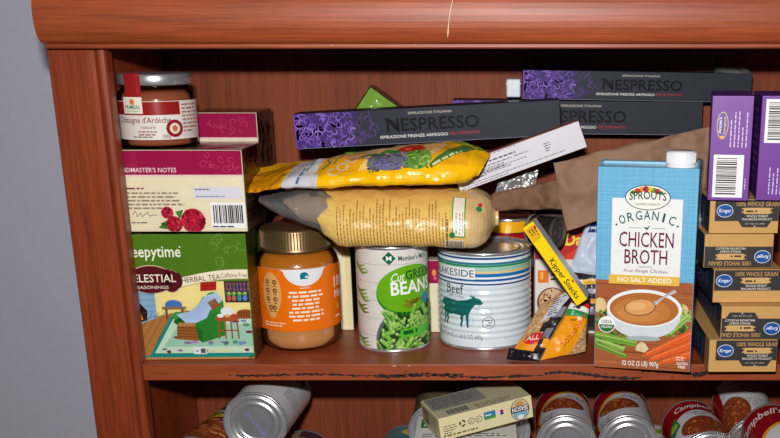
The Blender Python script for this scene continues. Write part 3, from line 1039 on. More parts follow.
# (x, y, z, flip, label, print offset, yaw)
MAC = [(180.5, -25, 0.2, False, 'black and tan macaroni box lowest in the stack, standing on the shelf', 6.5, .5),
       (191, -23, 33.6, True, 'upside-down macaroni box second from the bottom of the stack, tan edge up', 8, -1),
       (184, -10, 67.0, False, 'macaroni box third from the bottom, middle of the stack, print upright', .6, .8),
       (174.5, -3, 100.4, True, 'upside-down macaroni box second from the top of the stack, oval logo at right', 0.6, 0),
       (178.5, 0, 133.8, False, 'topmost black and tan macaroni box, under the purple boxes', 5, 0)]
for x, y, z, fl, lab, xo, yaw in MAC:
    boxthing('macaroni_box', lab, 'box', (x, y, z), (0, 0, R(yaw)), KW, KD, KH, KRAFT,
             {'front': mac_end(fl, xo, True, xo > 3), 'left': mac_side(z < 1)}, 'card', group=GM)

# ---- purple boxes on top of the stack
PUR = (112, 52, 150)
def purple_front(low=False):
    W, H = 38, 97
    a = Art()
    a.rect(0, 0, W, H, PUR)
    rn = random.Random(6)
    y0, y1 = (3, 43) if not low else (54, 94)
    a.barcode(4, y0, 28, y1-y0, 2, 17, vert=True)
    a.greek(34.5, y0+8, 22, 1, 2, (210, 200, 220), 3, 4, rot=PI/2)
    ty = 50 if not low else 6
    n = 5 if not low else 7
    for k in range(n):
        a.greek(33.5-(k+.0)*3.6, ty, 42 if k < 4 else 36, 1, 2.6, (214, 196, 226), 2, 20+k, rot=PI/2)
    if not low:
        a.ell(10.5, 70, 5.4, 12.5, (226, 196, 90), 3); a.ell(10.5, 70, 4.8, 11.8, (92, 70, 160), 4)
        a.text("Annie's", 9.6, 70, 3.0, (244, 236, 214), 5, w=15, rot=PI/2, bold=.03); a.text('Homegrown', 13.4, 70, 2.3, (236, 200, 90), 5, w=16, rot=PI/2, bold=.03)
        a.ell(10.5, 59, 2.2, 1.6, (236, 170, 60), 5, n=10)
    a.rect(0, 96, W, .8, (150, 96, 190), 3)
    return a
def purple_left():
    a = Art(); a.rect(0, 0, 90, 97, (92, 40, 128)); a.greek(10, 80, 70, 9, 8, (140, 96, 176), 2, 3); return a
GP = 'purple boxes on the macaroni stack'
boxthing('purple_box', 'upright purple box next to the broth carton, barcode at the bottom', 'box', (174, -8, 167.4), (0, 0, R(-9)),
         38, 90, 97, PUR, {'front': purple_front(), 'left': purple_left()}, 'card', group=GP)
boxthing('purple_box', 'upright purple box at the right picture edge, barcode at the top', 'box', (220, -9, 167.4), (0, 0, R(-7)),
         38, 90, 97, PUR, {'front': purple_front(True), 'left': purple_left()}, 'card', group=GP)

# ---- white box tilted in the middle
def white_front():
    W, H = 137, 28
    a = Art()
    a.rect(0, 0, W, H, (208, 207, 214)); a.rect(0, H-.7, W, .7, (150, 60, 80), 2)
    a.greek(6, 23.4, 70, 1, 3, (60, 56, 70), 2, 1, fill=.55)
    a.greek(4, 19.4, 128, 1, 3, (70, 66, 80), 2, 8, fill=.5)
    a.greek(4, 15.8, 58, 4, 2.7, (110, 106, 120), 2, 2); a.greek(96, 17, 8, 4, 2.4, (90, 86, 100), 2, 3)
    a.greek(3, 4.2, 124, 2, 2.4, (130, 126, 140), 2, 5); a.greek(64, 16, 26, 1, 2.6, (110, 106, 120), 2, 12); a.greek(6, 11.4, 70, 2, 2.4, (130, 126, 140), 2, 15); a.greek(8, 26, 100, 1, 2.4, (150, 146, 160), 2, 17)
    return a
boxthing('white_box', 'long white box covered in fine print, tilted above the brown paper bag', 'box', (-66, 66, 163.8), (0, R(-19.6), 0),
         137, 20, 28, (150, 92, 74), {'front': white_front()}, 'card')

# ---- red packet at the back with a bowl of oats
def red_front():
    W, H = 68, 140
    a = Art()
    a.rect(0, 0, W, H, (228, 222, 216)); a.rect(0, 84, W, 56, (186, 26, 26), 1); a.rect(0, 126, W, 14, (60, 20, 20), 2)
    a.poly([(26, 84), (46, 96), (68, 98), (68, 84)], (214, 60, 30), 2)
    a.text('Da', 43, 100, 12.5, (246, 208, 60), 3, w=19, bold=.08)
    a.rect(4, 58, 12, 14, (232, 120, 30), 2); a.rect(7, 62, 3, 8, (240, 190, 80), 3); a.greek(18, 66, 14, 2, 5, (40, 30, 30), 3, 1)
    a.ell(20, 36, 17, 17, (120, 70, 50), 2); a.ell(20, 37, 14.5, 14.5, (214, 176, 140), 3)
    rn = random.Random(2)
    for k in range(40):
        t, q = rn.uniform(0, 6.3), 13*math.sqrt(rn.random())
        a.ell(20+q*math.cos(t), 37+q*math.sin(t), 2.4, 1.3, rn.choice(((234, 204, 168), (196, 150, 112), (170, 120, 90))), 4, rot=rn.uniform(0, 3), n=8)
    a.rect(0, 0, 1.2, H, (90, 60, 66), 4)
    return a
boxthing('cereal_box', 'red and white box with a bowl of oats, behind the leaning yellow tin', 'box', (10, 112, 0.2), (0, 0, 0), 68, 50, 140, (200, 190, 186), {'front': red_front()}, 'card')

# ---- yellow fish tin leaning against the beef can
def kipper_front():
    W, H = 95, 13
    a = Art()
    a.rect(0, 0, W, H, (250, 214, 20)); a.rect(3, 1.6, 15, 9.4, (226, 176, 30), 2); a.greek(5, 10, 10, 3, 3, (120, 60, 40), 3, 2); a.ell(6, 11.5, 1.8, 1.6, (200, 30, 50), 3)
    a.text('Kipper Snacks', 65, 3.4, 5.8, (32, 28, 20), 3, w=47, bold=.02)
    a.rect(70, 10.6, 3, 1.6, (200, 30, 50), 3)
    return a
def kip_top():
    a = Art(); a.rect(0, 0, 95, 24, (228, 230, 236)); return a
boxthing('fish_tin', 'slim yellow boxed tin of kipper snacks leaning on the beef can', 'tin', (-3.0, 14, 136), (0, R(54.4), R(-7)), 95, 24, 13, (240, 206, 30), {'front': kipper_front(), 'top': kip_top()}, 'gloss', bev=2.0)

# ================================================================= jars and cans
def label_wrap(m, r, z0, z1, art, th0, base, mat='gloss', rf=None, dv=None, arc=(-PI, PI), th_nom=0.6):
    """paper label round a cylinder; the art's u = 0 sits at th0"""
    a = Art()
    a.rect(arc[0]*r, 0, (arc[1]-arc[0])*r, z1-z0, base, 0)
    a.p += art.clip(arc[0]*r, 0, arc[1]*r, z1-z0).p if art else []
    fn = cyl(r, th0, z0, rf)
    a.put(m, fn, mat, 2.0, dv, True)

def rings_profile(R_, z, up=1):
    """pressed can end, from the seam inwards"""
    return [(R_, z-3.2*up), (R_+.7, z-2.4*up), (R_+.7, z-.3*up), (R_+.2, z), (R_-.9, z), (R_-1.4, z-.6*up), (R_-1.6, z-3.8*up), (R_-4.2, z-3.8*up),
            (R_-5.2, z-2.4*up), (R_-7.6, z-2.2*up), (R_-8.6, z-3.7*up), (R_-11.0, z-3.7*up), (R_-12.0, z-2.4*up), (R_-14.0, z-2.3*up), (R_-15.0, z-3.5*up), (R_-17, z-3.3*up), (.01, z-3.2*up)]

def can(name, label, loc, rot, r, h, art, th0, base=(230, 230, 230), group=None, mat='gloss', ribs=None, cat='can', stamp=None, endmat='steel', endcol=(200, 200, 205)):
    t = thing(name, label, cat, loc, rot, group)
    m = MB(); lathe(m, [(r-.4, 2.8), (r-.4, h-2.8)], 'steel', (200, 200, 205), 72, cap=False)
    m.build('can_body', t)
    m = MB(); lathe(m, rings_profile(r, h, 1), endmat, endcol, 72, cap=False); m.build('lid', t)
    m = MB(); p = rings_profile(r, 0, -1)[::-1]; lathe(m, p, 'steel', (200, 200, 205), 72, cap=False)
    if stamp: stamp(m)
    m.build('can_base', t)
    m = MB()
    label_wrap(m, r+.15, 3.4, h-3.4, art, th0, base, mat, ribs, 1.8 if ribs else None)
    m.build('label', t)
    return t

# ---- chestnut spread jar
t = thing('spread_jar', 'glass jar of brown chestnut spread with a red seal strip, atop the tea boxes', 'jar', (-366.5, 62, 212.6))
m = MB(); lathe(m, [(30, .3), (35, .8), (37, 3.5), (37, 47), (35.6, 52), (32, 55.5), (31.5, 60)], 'clear', n=72); m.build('jar_glass', t)['label'] = 'clear glass'
m = MB(); lathe(m, [(.01, 1.6), (33.5, 1.8), (35.6, 4.2), (35.6, 46), (34, 50), (30.6, 53), (.01, 53.2)], 'gloss', (146, 80, 54), 64); m.build('chestnut_puree', t)['label'] = 'brown chestnut spread'
m = MB(); lathe(m, [(33.0, 59), (34.6, 59.3), (35.2, 60.4), (35.2, 68), (34.4, 69.4), (32, 70), (30, 69.2), (.01, 69.2)], 'steel', n=72); m.build('lid', t)['label'] = 'silver metal lid'
a = Art()
a.rect(-70, 0, 92, 23.5, (228, 222, 214), 1); a.rect(-70, 23.5, 92, 12.5, (150, 30, 30), 1); a.rect(22, 2, 34, 34, (226, 216, 206), 2)
a.text("Purée de", -66, 16.2, 4.6, (130, 40, 46), 3, w=20, al='l'); a.text("Châtaigne d'Ardèche", -43, 16.2, 5.4, (126, 36, 44), 3, w=55, al='l', bold=.015)
a.text('nature', -10, 10.6, 3.6, (150, 60, 60), 3, w=14); a.greek(-20, 7.2, 22, 2, 2.8, (150, 70, 70), 2, 4); a.greek(-26, 2.4, 30, 1, 2.2, (90, 60, 60), 2, 5)
a.text('300g', 6.5, 1.6, 3.4, (60, 40, 40), 3, w=7.5)
a.ell(15, 10.5, 8.4, c=(146, 30, 36), l=3, n=24); a.ell(15, 10.5, 5.2, c=(236, 216, 200), l=4, n=20); a.ell(15, 10.5, 2.6, 3, (200, 110, 70), 5, n=12)
a.greek(24, 32, 26, 8, 3.6, (170, 110, 100), 3, 8)
m = MB(); label_wrap(m, 37.3, 8, 44.5, a, .33, (228, 222, 214), arc=(-1.9, 1.5)); m.build('label', t)
zr = [(44.5, 37.6), (47, 37.5), (52, 36.2), (56, 35.9), (69.3, 35.9), (70.4, 35.2), (70.5, 28)]
def strip_fn(u, v, l):
    d = 0; 
    segs = [(Vector((zr[i][1], zr[i][0])), Vector((zr[i+1][1], zr[i+1][0]))) for i in range(len(zr)-1)]
    for p, q in segs:
        L = (q-p).length
        if v <= d+L or (p, q) == segs[-1]:
            w = p.lerp(q, min(1, (v-d)/L)); break
        d += L
    ang = -.30+u/37
    rr = w[0]+l*EPS
    return (rr*math.sin(ang), -rr*math.cos(ang), w[1]+(.05*l if v > 26 else 0))
a = Art(); a.rect(-9.5, 0, 19, 32, (158, 34, 34), 1)
a.put(m := MB(), strip_fn, 'gloss', 1.6, 1.2, True)
seal = m.build('seal_strip', t); seal['label'] = 'red paper seal over the lid'; m = MB()
a = Art(); a.rect(-10.4, -10, 20.5, 15.5, (236, 232, 220), 2); a.ell(0, 1.0, 2.6, 2.8, (226, 130, 60), 3, n=14); a.text('PRIMÉAL', 0, -5.6, 3.4, (60, 110, 60), 3, w=16.5, bold=.03); a.rect(-7, -8, 14, .8, (150, 190, 120), 3)
a.put(m, lambda u, v, l: (lambda ang, rr, z: (rr*math.sin(ang), -rr*math.cos(ang), z))(-.30+u/37, 37.9+l*EPS, 43+v) if v < 2 else strip_fn(u, v-1.5+.0, l+4), 'gloss', 1.6, 1.2, True)
m.build('sticker', seal)['label'] = 'white sticker'

# ---- peanut butter jar
t = thing('peanut_butter_jar', 'peanut butter jar with orange label and ribbed gold lid, beside the green tea box', 'jar', (-241.5, 81, 0.2))
m = MB(); lathe(m, [(30, .3), (37, 1), (41.5, 5), (43.3, 13), (43.3, 88), (42, 95), (38, 101), (35, 103), (34.4, 108)], 'clear', n=80); m.build('jar_wall', t)['label'] = 'clear plastic'
m = MB(); lathe(m, [(.01, 1.4), (36.4, 1.8), (40.8, 5.5), (42.5, 13.4), (42.5, 90), (.01, 91)], 'gloss', (192, 136, 84), 72); m.build('peanut_butter', t)['label'] = 'tan peanut butter'
m = MB(); lathe(m, [(42.4, 90.6), (41.2, 95), (37, 100.4), (33.6, 102.6), (.01, 102.8)], 'gloss', (176, 104, 26), 72); m.build('oil_layer', t)['label'] = 'amber oil separated on top'
m = MB()
lathe(m, [(34.8, 103.4), (36.6, 103.8), (36.6, 106), (35.9, 107), (35.9, 124), (35.2, 126.6), (33.6, 127.6), (30, 127.4), (.01, 127.4)], 'gold', n=72)
for k in range(72):
    q = 2*PI*k/72; d = .022
    f = lambda an, rr, z: (rr*math.sin(an), -rr*math.cos(an), z)
    vs = [f(q-d, 35.8, 107), f(q+d, 35.8, 107), f(q+d*.6, 36.9, 107.6), f(q-d*.6, 36.9, 107.6), f(q-d, 35.6, 125), f(q+d, 35.6, 125), f(q+d*.6, 36.6, 124), f(q-d*.6, 36.6, 124)]
    m.add(vs, [[3, 2, 6, 7], [0, 3, 7, 4], [2, 1, 5, 6], [7, 6, 5, 4], [0, 1, 2, 3]], 'gold')
m.build('lid', t)['label'] = 'ribbed gold screw lid'
a = Art()
ORG = (238, 116, 14)
a.rect(-60, 0, 130, 66, ORG, 1)
a.ell(6, 68, 22, 20, (232, 236, 238), 2, n=36)
a.poly([(-20, 66), (32, 66), (24, 62), (18, 54), (6, 49), (-6, 54), (-12, 62)], (232, 236, 238), 3)
a.ell(6, 58.5, 4.6, 4.2, (20, 120, 140), 4, n=16); a.rect(2, 55, 5, 4, (20, 120, 140), 4); a.ell(8.4, 57.6, 1.6, 1.2, (232, 236, 238), 5, n=10); a.rect(3, 54.2, 7, 1.2, (232, 236, 238), 5)
a.greek(-4, 45.5, 20, 1, 2.4, (240, 220, 200), 2, 3, al='c')
a.greek(-12, 40.4, 37, 8, 4.2, (250, 232, 206), 2, 5, al='c', fill=.5)
a.ell(-30, 40, 11.5, 22, (226, 170, 96), 2, n=30); a.poly([(-40, 34), (-20, 34), (-27, 14), (-33, 14)], (226, 170, 96), 3)
rn = random.Random(9)
for j in range(4):
    for i in range(2):
        x, y = -34.5+i*9, 52-j*9
        if j == 3: x = -32+i*5
        a.ell(x, y, 2.6, c=(110, 70, 36), l=4, n=10); a.rect(x-2, y-4.6, 4, .9, (110, 70, 36), 4)
        a.ell(x+.4, y, 1.1, c=(226, 170, 96), l=5, n=8)
a.greek(-42, 8, 30, 2, 3, (250, 226, 190), 2, 12)
a.text('100%', 42, 41, 12, (252, 244, 232), 3, w=30, al='l', bold=.02); a.text('PEANUT', 42, 30, 7.4, (252, 244, 232), 3, w=36, al='l', bold=.02)
a.rect(45, 17, 5, 6, (226, 176, 60), 3); a.ell(47, 60, 3, 4, (190, 120, 40), 3); a.greek(42, 9, 14, 1, 4, (252, 236, 210), 3, 2)
m = MB(); label_wrap(m, 43.6, 23.5, 89, a, .224, ORG); m.build('label', t)

# ---- green bean can
a = Art()
a.rect(-120, 0, 240, 106, (224, 220, 214))
rn = random.Random(8)
for k in range(5): a.rect(-120, 14+k*19, 240, .7, (190, 186, 182), 2)
for k in range(40): a.rect(rn.uniform(-60, 30), rn.uniform(2, 104), rn.uniform(5, 22), .35, (204, 200, 194), 2)
a.rect(-3, 0, .1, .1, (0, 0, 0), 2)
a.rect(-8, 92, 10, 10, (20, 100, 60), 3, rot=PI/4); a.text('M', -3, 94.8, 4.6, (240, 244, 240), 4, w=5.4, bold=.05)
a.text("Member's Mark", 6.5, 94.2, 5.2, (24, 74, 56), 3, w=36, al='l', bold=.03)
a.greek(-30, 82, 8, 1, 3, (150, 150, 146), 3, 1)
a.ell(18, 62, 36, 26, (36, 132, 36), 3, rot=.16, n=48); a.ell(18, 64.5, 35.5, 24.5, (104, 176, 24), 4, rot=.16, n=48)
a.text('Cut', 4.5, 72.6, 9, (240, 246, 226), 6, w=14, shear=.35, rot=.12, bold=.015)
a.text('GREEN', 13.5, 74, 9.4, (26, 78, 34), 6, w=35, al='l', bold=.03, rot=.05)
a.text('BEANS', -2, 58.6, 13.4, (246, 248, 238), 6, w=50, al='l', bold=.05, rot=.04)
for p in ([(10, 46), (16, 48), (22, 53)], [(12, 52), (18, 49), (27, 49)], [(14, 44), (21, 47), (29, 54)], [(20, 51), (28, 51), (34, 53)]):
    a.stroke(p, [2.6, 3.2, 2], (120, 124, 34), 6)
a.ell(38, 52, 5, 5.6, (40, 140, 190), 6)
# pot of cut beans
a.ell(30, 8, 50, 43, (92, 104, 104), 2, n=44); a.ell(31, 6, 48, 42, (36, 60, 30), 3, n=44)
for k in range(150):
    x, y = rn.uniform(-14, 74), rn.uniform(-4, 44)
    if ((x-31)/46)**2+((y-6)/40)**2 > 1 or y > 35: continue
    L = rn.uniform(8, 15); t0 = rn.uniform(.2, 2.9)
    c = rn.choice(((86, 150, 44), (112, 176, 60), (64, 124, 34), (134, 190, 80)))
    x1, y1 = x+L*math.cos(t0), y+L*math.sin(t0)
    a.stroke([(x, y), ((x+x1)/2+.4, (y+y1)/2), (x1, y1)], [4.4, 4.8, 4.0], c, 5+k % 4)
    a.stroke([(x+.4, y+.7), (x1+.3, y1+.5)], .7, (164, 210, 110), 9+k % 2)
    a.ell(x1, y1, 1.5, 1.6, (176, 206, 120), 9, n=8)
a.poly([(6, 12), (44, 15), (44, 25), (6, 21)], (84, 186, 50), 12); a.text('VEGETABLES', 9, 14.4, 4.2, (20, 90, 36), 13, w=33, al='l', rot=.07, bold=.03) if False else a.greek(9, 15.6, 32, 1, 7, (20, 90, 36), 13, 3, rot=.07, fill=.6)
for y0, n in ((88, 3), (62, 4), (46, 3), (10, 3)):
    for k in range(n):
        a.stroke([(-48, y0+2), (-40+k*2.4, y0-2-k*3), (-30+k*1.5, y0+1-k*4)], [2, 3.2, .6], rn.choice(((110, 150, 50), (90, 132, 44), (134, 168, 70))), 4+k)
can('green_bean_can', 'can of cut green beans with a white and green label', (-140.5, 77, 0.2), (0, 0, 0), 37.6, 112, a, .13, (224, 220, 214))

# ---- beef can
a = Art()
a.rect(-160, 0, 320, 98, (218, 230, 238))
for y, hh, c in ((96, 2, (24, 64, 130)), (93.2, 1.6, (240, 244, 246)), (90.4, 2.4, (50, 120, 150)), (88, 2.2, (30, 140, 90)), (83.6, 4.2, (160, 204, 176)), (81.6, 1.8, (236, 196, 120)), (77.6, 3.6, (30, 116, 180)), (75.6, 1.4, (240, 244, 246)), (73, 2.4, (30, 90, 160)), (70.6, 1.2, (240, 244, 246)), (69, 1.6, (24, 54, 120))):
    a.rect(-160, y-2, 320, hh, c, 2)
a.rect(-64, 73, 54, 12, (236, 240, 242), 3)
a.text('LAKESIDE', -36.5, 75.6, 7.4, (30, 44, 90), 4, w=51)
a.text('Beef', -34, 57.2, 9.4, (40, 44, 74), 4, w=22, bold=.01); a.text('with Juices', -33, 52.6, 3.0, (84, 90, 120), 4, w=20)
TEAL = (16, 104, 98)
a.poly([(-54, 46), (-51, 50), (-44, 50.5), (-30, 49), (-20, 51), (-14, 53), (-12, 56), (-10, 53.6), (-5, 52.5), (-2, 48), (-4, 46), (-10, 46.4), (-14, 42), (-17, 36), (-24, 33.5), (-36, 34), (-42, 33), (-48, 36), (-52, 42)], TEAL, 4)
for p in ([(-50, 40), (-48.6, 30), (-50, 22)], [(-45, 36), (-44.6, 28), (-45.6, 22)], [(-25, 36), (-25.4, 28), (-26.4, 21)], [(-19.5, 38), (-19, 29), (-18.6, 21)]):
    a.stroke(p, [4.6, 2.6, 2], TEAL, 5)
a.stroke([(-53.4, 47), (-56, 40), (-55.4, 30)], [1.6, 1.2, 1.6], TEAL, 5); a.stroke([(-12, 54), (-15.4, 56)], 1.4, TEAL, 5)
for k in range(16):
    rx, ry = rn.uniform(-62, 4), rn.uniform(26, 58)
    a.arc(rx, ry, rn.uniform(2, 5), rn.uniform(0, 6), rn.uniform(6, 10), .7, (168, 200, 222), 3, 8)
a.arc(3.5, 27, 6.4, 0, 2*PI, .8, (110, 124, 140), 4, 20); a.greek(-.5, 29, 8, 3, 2.6, (110, 124, 140), 4, 6, al='c')
a.text('NET WT 24 OZ (1 LB 8 OZ) 680g', -34, 9, 4.6, (96, 108, 124), 4, w=62)
def beef_rib(z):
    e = max(0, min(1, (z-8)/6, (70-z)/6))
    return .55*e*math.sin(2*PI*z/6.6)
can('beef_can', 'large ribbed can of beef with a white label and blue stripes', (-43.5, 96.5, 0.2), (0, 0, 0), 49.6, 104, a, .04, (218, 230, 238), ribs=beef_rib)

# ---- red and yellow can behind it
a = Art()
a.rect(-100, 0, 200, 116, (168, 20, 28)); a.rect(-100, 103, 200, 13, (240, 176, 20), 2); a.rect(-100, 101, 200, 2, (120, 10, 20), 3); a.rect(-100, 60, 200, 30, (226, 214, 190), 2)
can('food_can', 'red can with a yellow band standing behind the beef can', (-20, 178, 0.2), (0, 0, 0), 29.5, 122, a, 0, (168, 20, 28))
# ---- small dark tin
a = Art(); a.rect(-50, 0, 100, 32, (40, 34, 38)); a.rect(-50, 6, 100, 2, (90, 80, 70), 2)
can('small_tin', 'small dark tin lying on its side under the brown paper bag', (7, 92, 121), (R(8), R(90), R(-24)), 15.5, 34, a, 0, (40, 34, 38), endmat='matte', endcol=(70, 60, 58))

# ================================================================= bags
class Loft2(Loft):
    """stations carry a tilt as well: z += tilt * (y - pivot)"""
    def base(self, x, v):
        v = v % self.C
        lo, hi = 0, len(self.r)
        while hi-lo > 1:
            m_ = (lo+hi)//2
            if self.cum[m_] <= v: lo = m_
            else: hi = m_
        t_ = (v-self.cum[lo])/max(1e-6, self.cum[lo+1]-self.cum[lo])
        p = self.r[lo].lerp(self.r[(lo+1) % len(self.r)], t_)
        ky, kz, dy, dz, sl = self.stn(x)
        yy = (p[0]-self.pv[0])*ky
        sx = getattr(self, 'slant', 0)*(p[1]-self.pv[1])*max(0, min(1, (x+100)/54))        # the end leans outward at the top
        return Vector((x+sx, self.pv[0]+yy+dy, self.pv[1]+(p[1]-self.pv[1])*kz+dz+sl*yy))

# ---- lower bag: beige printed back, clear left end
ring2 = [(110, 117), (75, 117), (45, 117), (34, 115), (25, 115.5), (19, 122), (17, 135), (24, 151), (44, 163), (70, 167), (95, 165), (120, 156), (132, 142), (128, 127)]
L2 = Loft2(ring2, [(-270, .14, .10, -10, 18, 0), (-252, .42, .34, -8, 15, 0), (-230, .74, .60, -3, 14, 0), (-207, .88, .80, 0, 12, 0), (-186, 1, 1, 0, 1, 0), (-70, 1, 1, 0, 0, 0), (-58, .99, 1, 0, -.5, 0), (-50, .96, .97, 0, -1, 0), (-43, .88, .9, 0, -1, 0), (-38, .76, .78, 0, -1, 0), (-34, .56, .6, 0, 0, 0), (-32, .34, .36, 0, 1, 0)], (72, 140), 1.1, .045, 2)
t = thing('grain_bag', 'lower bag lying on the jars and cans, pale yellow print and clear crumpled left end', 'bag', (0, 0, 0))
m = MB()
RAG = lambda v: 5*math.sin(v*.11)+4*math.sin(v*.27+1)+2*math.sin(v*.6)-4
L2.mesh(m, 'foil', (226, 190, 104), 80, 84, -194, -32, RAG)
a = Art()
# ragged border between print and clear window, columns of print running up the bag
for k in range(34):
    a.greek(-184+k*3.25, 89, 68, 1, 2.1, (166, 122, 58), 2, 40+k, rot=PI/2+.03, fill=.62)
for k in range(5):
    a.rect(-182+k*23, 120, .8, 40, (226, 190, 104), 3)
for k in range(7): a.greek(-66+k*.1-k*0, 0, 1, 1, 1, (0, 0, 0), 2) if False else None
a.greek(-76, 90, 56, 1, 2.8, (110, 80, 40), 2, 90, rot=PI/2, fill=.6)
a.rect(-72, 100, 13, 46, (40, 120, 70), 2); a.rect(-71, 101, 11, 44, (238, 232, 214), 3)
a.greek(-67.5, 103, 40, 1, 2.4, (60, 130, 80), 4, 3, rot=PI/2); a.greek(-64, 103, 40, 1, 2.4, (190, 60, 50), 4, 4, rot=PI/2); a.greek(-61, 105, 30, 1, 2, (150, 120, 80), 4, 5, rot=PI/2)
a.ell(-72, 102, 3, 3, (40, 120, 70), 5, n=10)
a.rect(-80, 84, 20, 13, (220, 206, 180), 2)
for k in range(12): a.rect(-78.5+k*1.5, 85, .8 if k % 3 else 1.1, 10.5, (110, 90, 80), 3)
a.rect(-57, 60, 30, 130, (216, 186, 132), 2)
a.ell(-46, 130, 3.2, 4, (40, 140, 80), 4, n=10); a.ell(-45, 136, 2.2, 3, (200, 40, 40), 4, n=10)
for k in range(8): a.stroke([(-54+k*2.3, 96), (-52+k*2.1, 150)], .5, (196, 160, 104), 3)
a.put(m, L2.fn(), 'foil', 3.0, 3.0, True)
m.build('printed_film', t)['label'] = 'pale yellow film with dense print'
m = MB(); L2.mesh(m, 'poly', (255, 255, 255), 30, 84, -270, -193.6, None, RAG); m.build('clear_window', t)['label'] = 'clear crumpled plastic'
L2i = Loft2(ring2, [(x, ky*.86, kz*.84, dy, dz, sl) for x, ky, kz, dy, dz, sl in L2.st], (72, 140), 1.0, .07, 6)
m = MB(); L2i.mesh(m, 'matte', (150, 126, 102), 24, 84, -234, -195, lambda v: 9*math.sin(v*.07+2), RAG)
m.build('grains', t)['label'] = 'pale brown grains seen through the plastic'

# ---- upper bag: yellow couscous bag
ring1 = [(112, 176.5), (75, 176.5), (42, 176.5), (26, 177.5), (18, 181), (20, 192), (32, 204), (50, 212), (68, 211), (86, 202), (108, 197), (126, 190), (124, 180)]
L1 = Loft2(ring1, [(-285, .52, .04, -10, -10, .30), (-264, .56, .08, -8, -7, .27), (-238, .78, .30, -4, -3, .14), (-206, .98, .62, 0, -4, .04), (-150, 1, .86, 0, -1.5, 0), (-110, 1, 1, 0, 0, 0), (-84, 1, 1.06, 0, .8, 0), (-66, .94, 1.0, 0, 1, 0), (-56, .86, .86, 0, 2, .03), (-50, .76, .66, 0, 4, .06), (-46, .66, .42, 0, 6, .1)], (70, 186), 1.9, .045, 4)
t = thing('couscous_bag', 'upper yellow bag with herbs and tomato picture, flat sealed flap hanging at its left', 'bag', (0, 0, 0))
L1.slant = .4
m = MB(); L1.mesh(m, 'foil', (240, 178, 14), 100, 90)
a = Art()
a.rect(-204, 84, 160, 26, (248, 188, 4), 1)                         # bright lower band
a.poly([(-285, 60), (-246, 60), (-232, 190), (-285, 190)], (222, 146, 16), 1)
a.poly([(-244, 60), (-206, 60), (-196, 190), (-226, 190)], (206, 206, 212), 2)
a.poly([(-206, 112), (-196, 190), (-60, 190), (-60, 112)], (226, 160, 20), 2)
a.greek(-268, 92, 20, 4, 7, (186, 104, 10), 3, 2, rot=1.2)
a.greek(-222, 100, 60, 1, 7, (90, 120, 150), 3, 3, rot=1.35); a.greek(-214, 120, 40, 1, 5, (120, 150, 60), 3, 5, rot=1.3)
a.text('COUS', -172, 118, 13, (206, 190, 160), 4, w=42, rot=.75, bold=.01)
a.stroke([(-198, 118), (-192, 130), (-196, 138), (-188, 150), (-190, 160)], 2.2, (110, 132, 30), 4); a.stroke([(-188, 126), (-184, 140), (-180, 152)], 1.8, (110, 132, 30), 4)
a.ell(-122, 142, 40, 30, (222, 178, 120), 3, n=32); a.ell(-118, 146, 33, 24, (206, 160, 100), 4, n=32)
a.poly([(-164, 112), (-136, 112), (-132, 130), (-150, 138)], (240, 196, 110), 3)
rn = random.Random(21)
a.ell(-134, 119, 21, 11, (112, 106, 142), 4, n=24); a.ell(-106, 120, 14, 13, (100, 148, 58), 4, n=24)
for k in range(170):
    x, y = rn.uniform(-154, -115), rn.uniform(108, 131)
    a.ell(x, y, rn.uniform(1, 2), rn.uniform(.9, 1.6), rn.choice(((92, 86, 130), (120, 114, 156), (70, 64, 98), (104, 120, 90))), 5+k % 2, n=7)
for k in range(70):
    x, y = rn.uniform(-118, -94), rn.uniform(108, 136)
    a.ell(x, y, rn.uniform(1.4, 2.6), rn.uniform(1, 2), rn.choice(((96, 150, 50), (70, 124, 40), (150, 186, 90))), 5+k % 2, rot=rn.uniform(0, 3), n=7)
for k in range(24):
    x, y = -158+k*2.2, 134+2.4*math.sin(k*.8)
    a.ell(x, y, 5, 1.9, rn.choice(((50, 110, 46), (70, 132, 56), (36, 84, 40))), 6, rot=rn.uniform(-.7, .7), n=8)
a.ell(-112, 136, 13, 6, (170, 30, 20), 7, n=20); a.ell(-115, 135, 4, 1.6, (224, 110, 80), 8, n=10)
for k in range(20):
    a.ell(rn.uniform(-76, -52), rn.uniform(140, 160), rn.uniform(2, 4), rn.uniform(1.4, 2.6), rn.choice(((110, 160, 40), (230, 200, 40), (70, 130, 40))), 7, rot=rn.uniform(0, 3), n=8)
a.poly([(-92, 108), (-64, 128), (-57, 138), (-64, 146), (-94, 112)], (70, 110, 50), 5); a.greek(-90, 110, 40, 1, 4, (200, 214, 150), 7, 6, rot=.62, fill=.6)
a.put(m, L1.fn(), 'foil', 3.0, 3.0, True)
m.build('bag_body', t)
m = MB()
box(m, -249, -245, 70, 78, 177, 186, 'matte', (214, 204, 190), 1.2)
m.build('clip', t)['label'] = 'small white clip on the flap'

# ---- brown paper bag
t = thing('paper_bag', 'crumpled brown paper bag folded flat behind the broth carton', 'bag', (0, 0, 0))
P1 = Pillow((-38, 56, 146), (72, 60, 150), (76, 64, 186), (-33, 60, 164), 5, 14, 7.5, .04, 7)
m = MB(); P1.mesh(m, 'kraft', (118, 87, 66), 64, 36)
m.build('bag_body', t)
P2 = Pillow((42, 46, 128), (186, 62, 168), (186, 66, 230), (28, 50, 196), 2.4, 2.0, 5.5, .03, 17, .25)
m = MB(); P2.mesh(m, 'kraft', (142, 110, 88), 64, 40)
m.build('folded_flap', t)

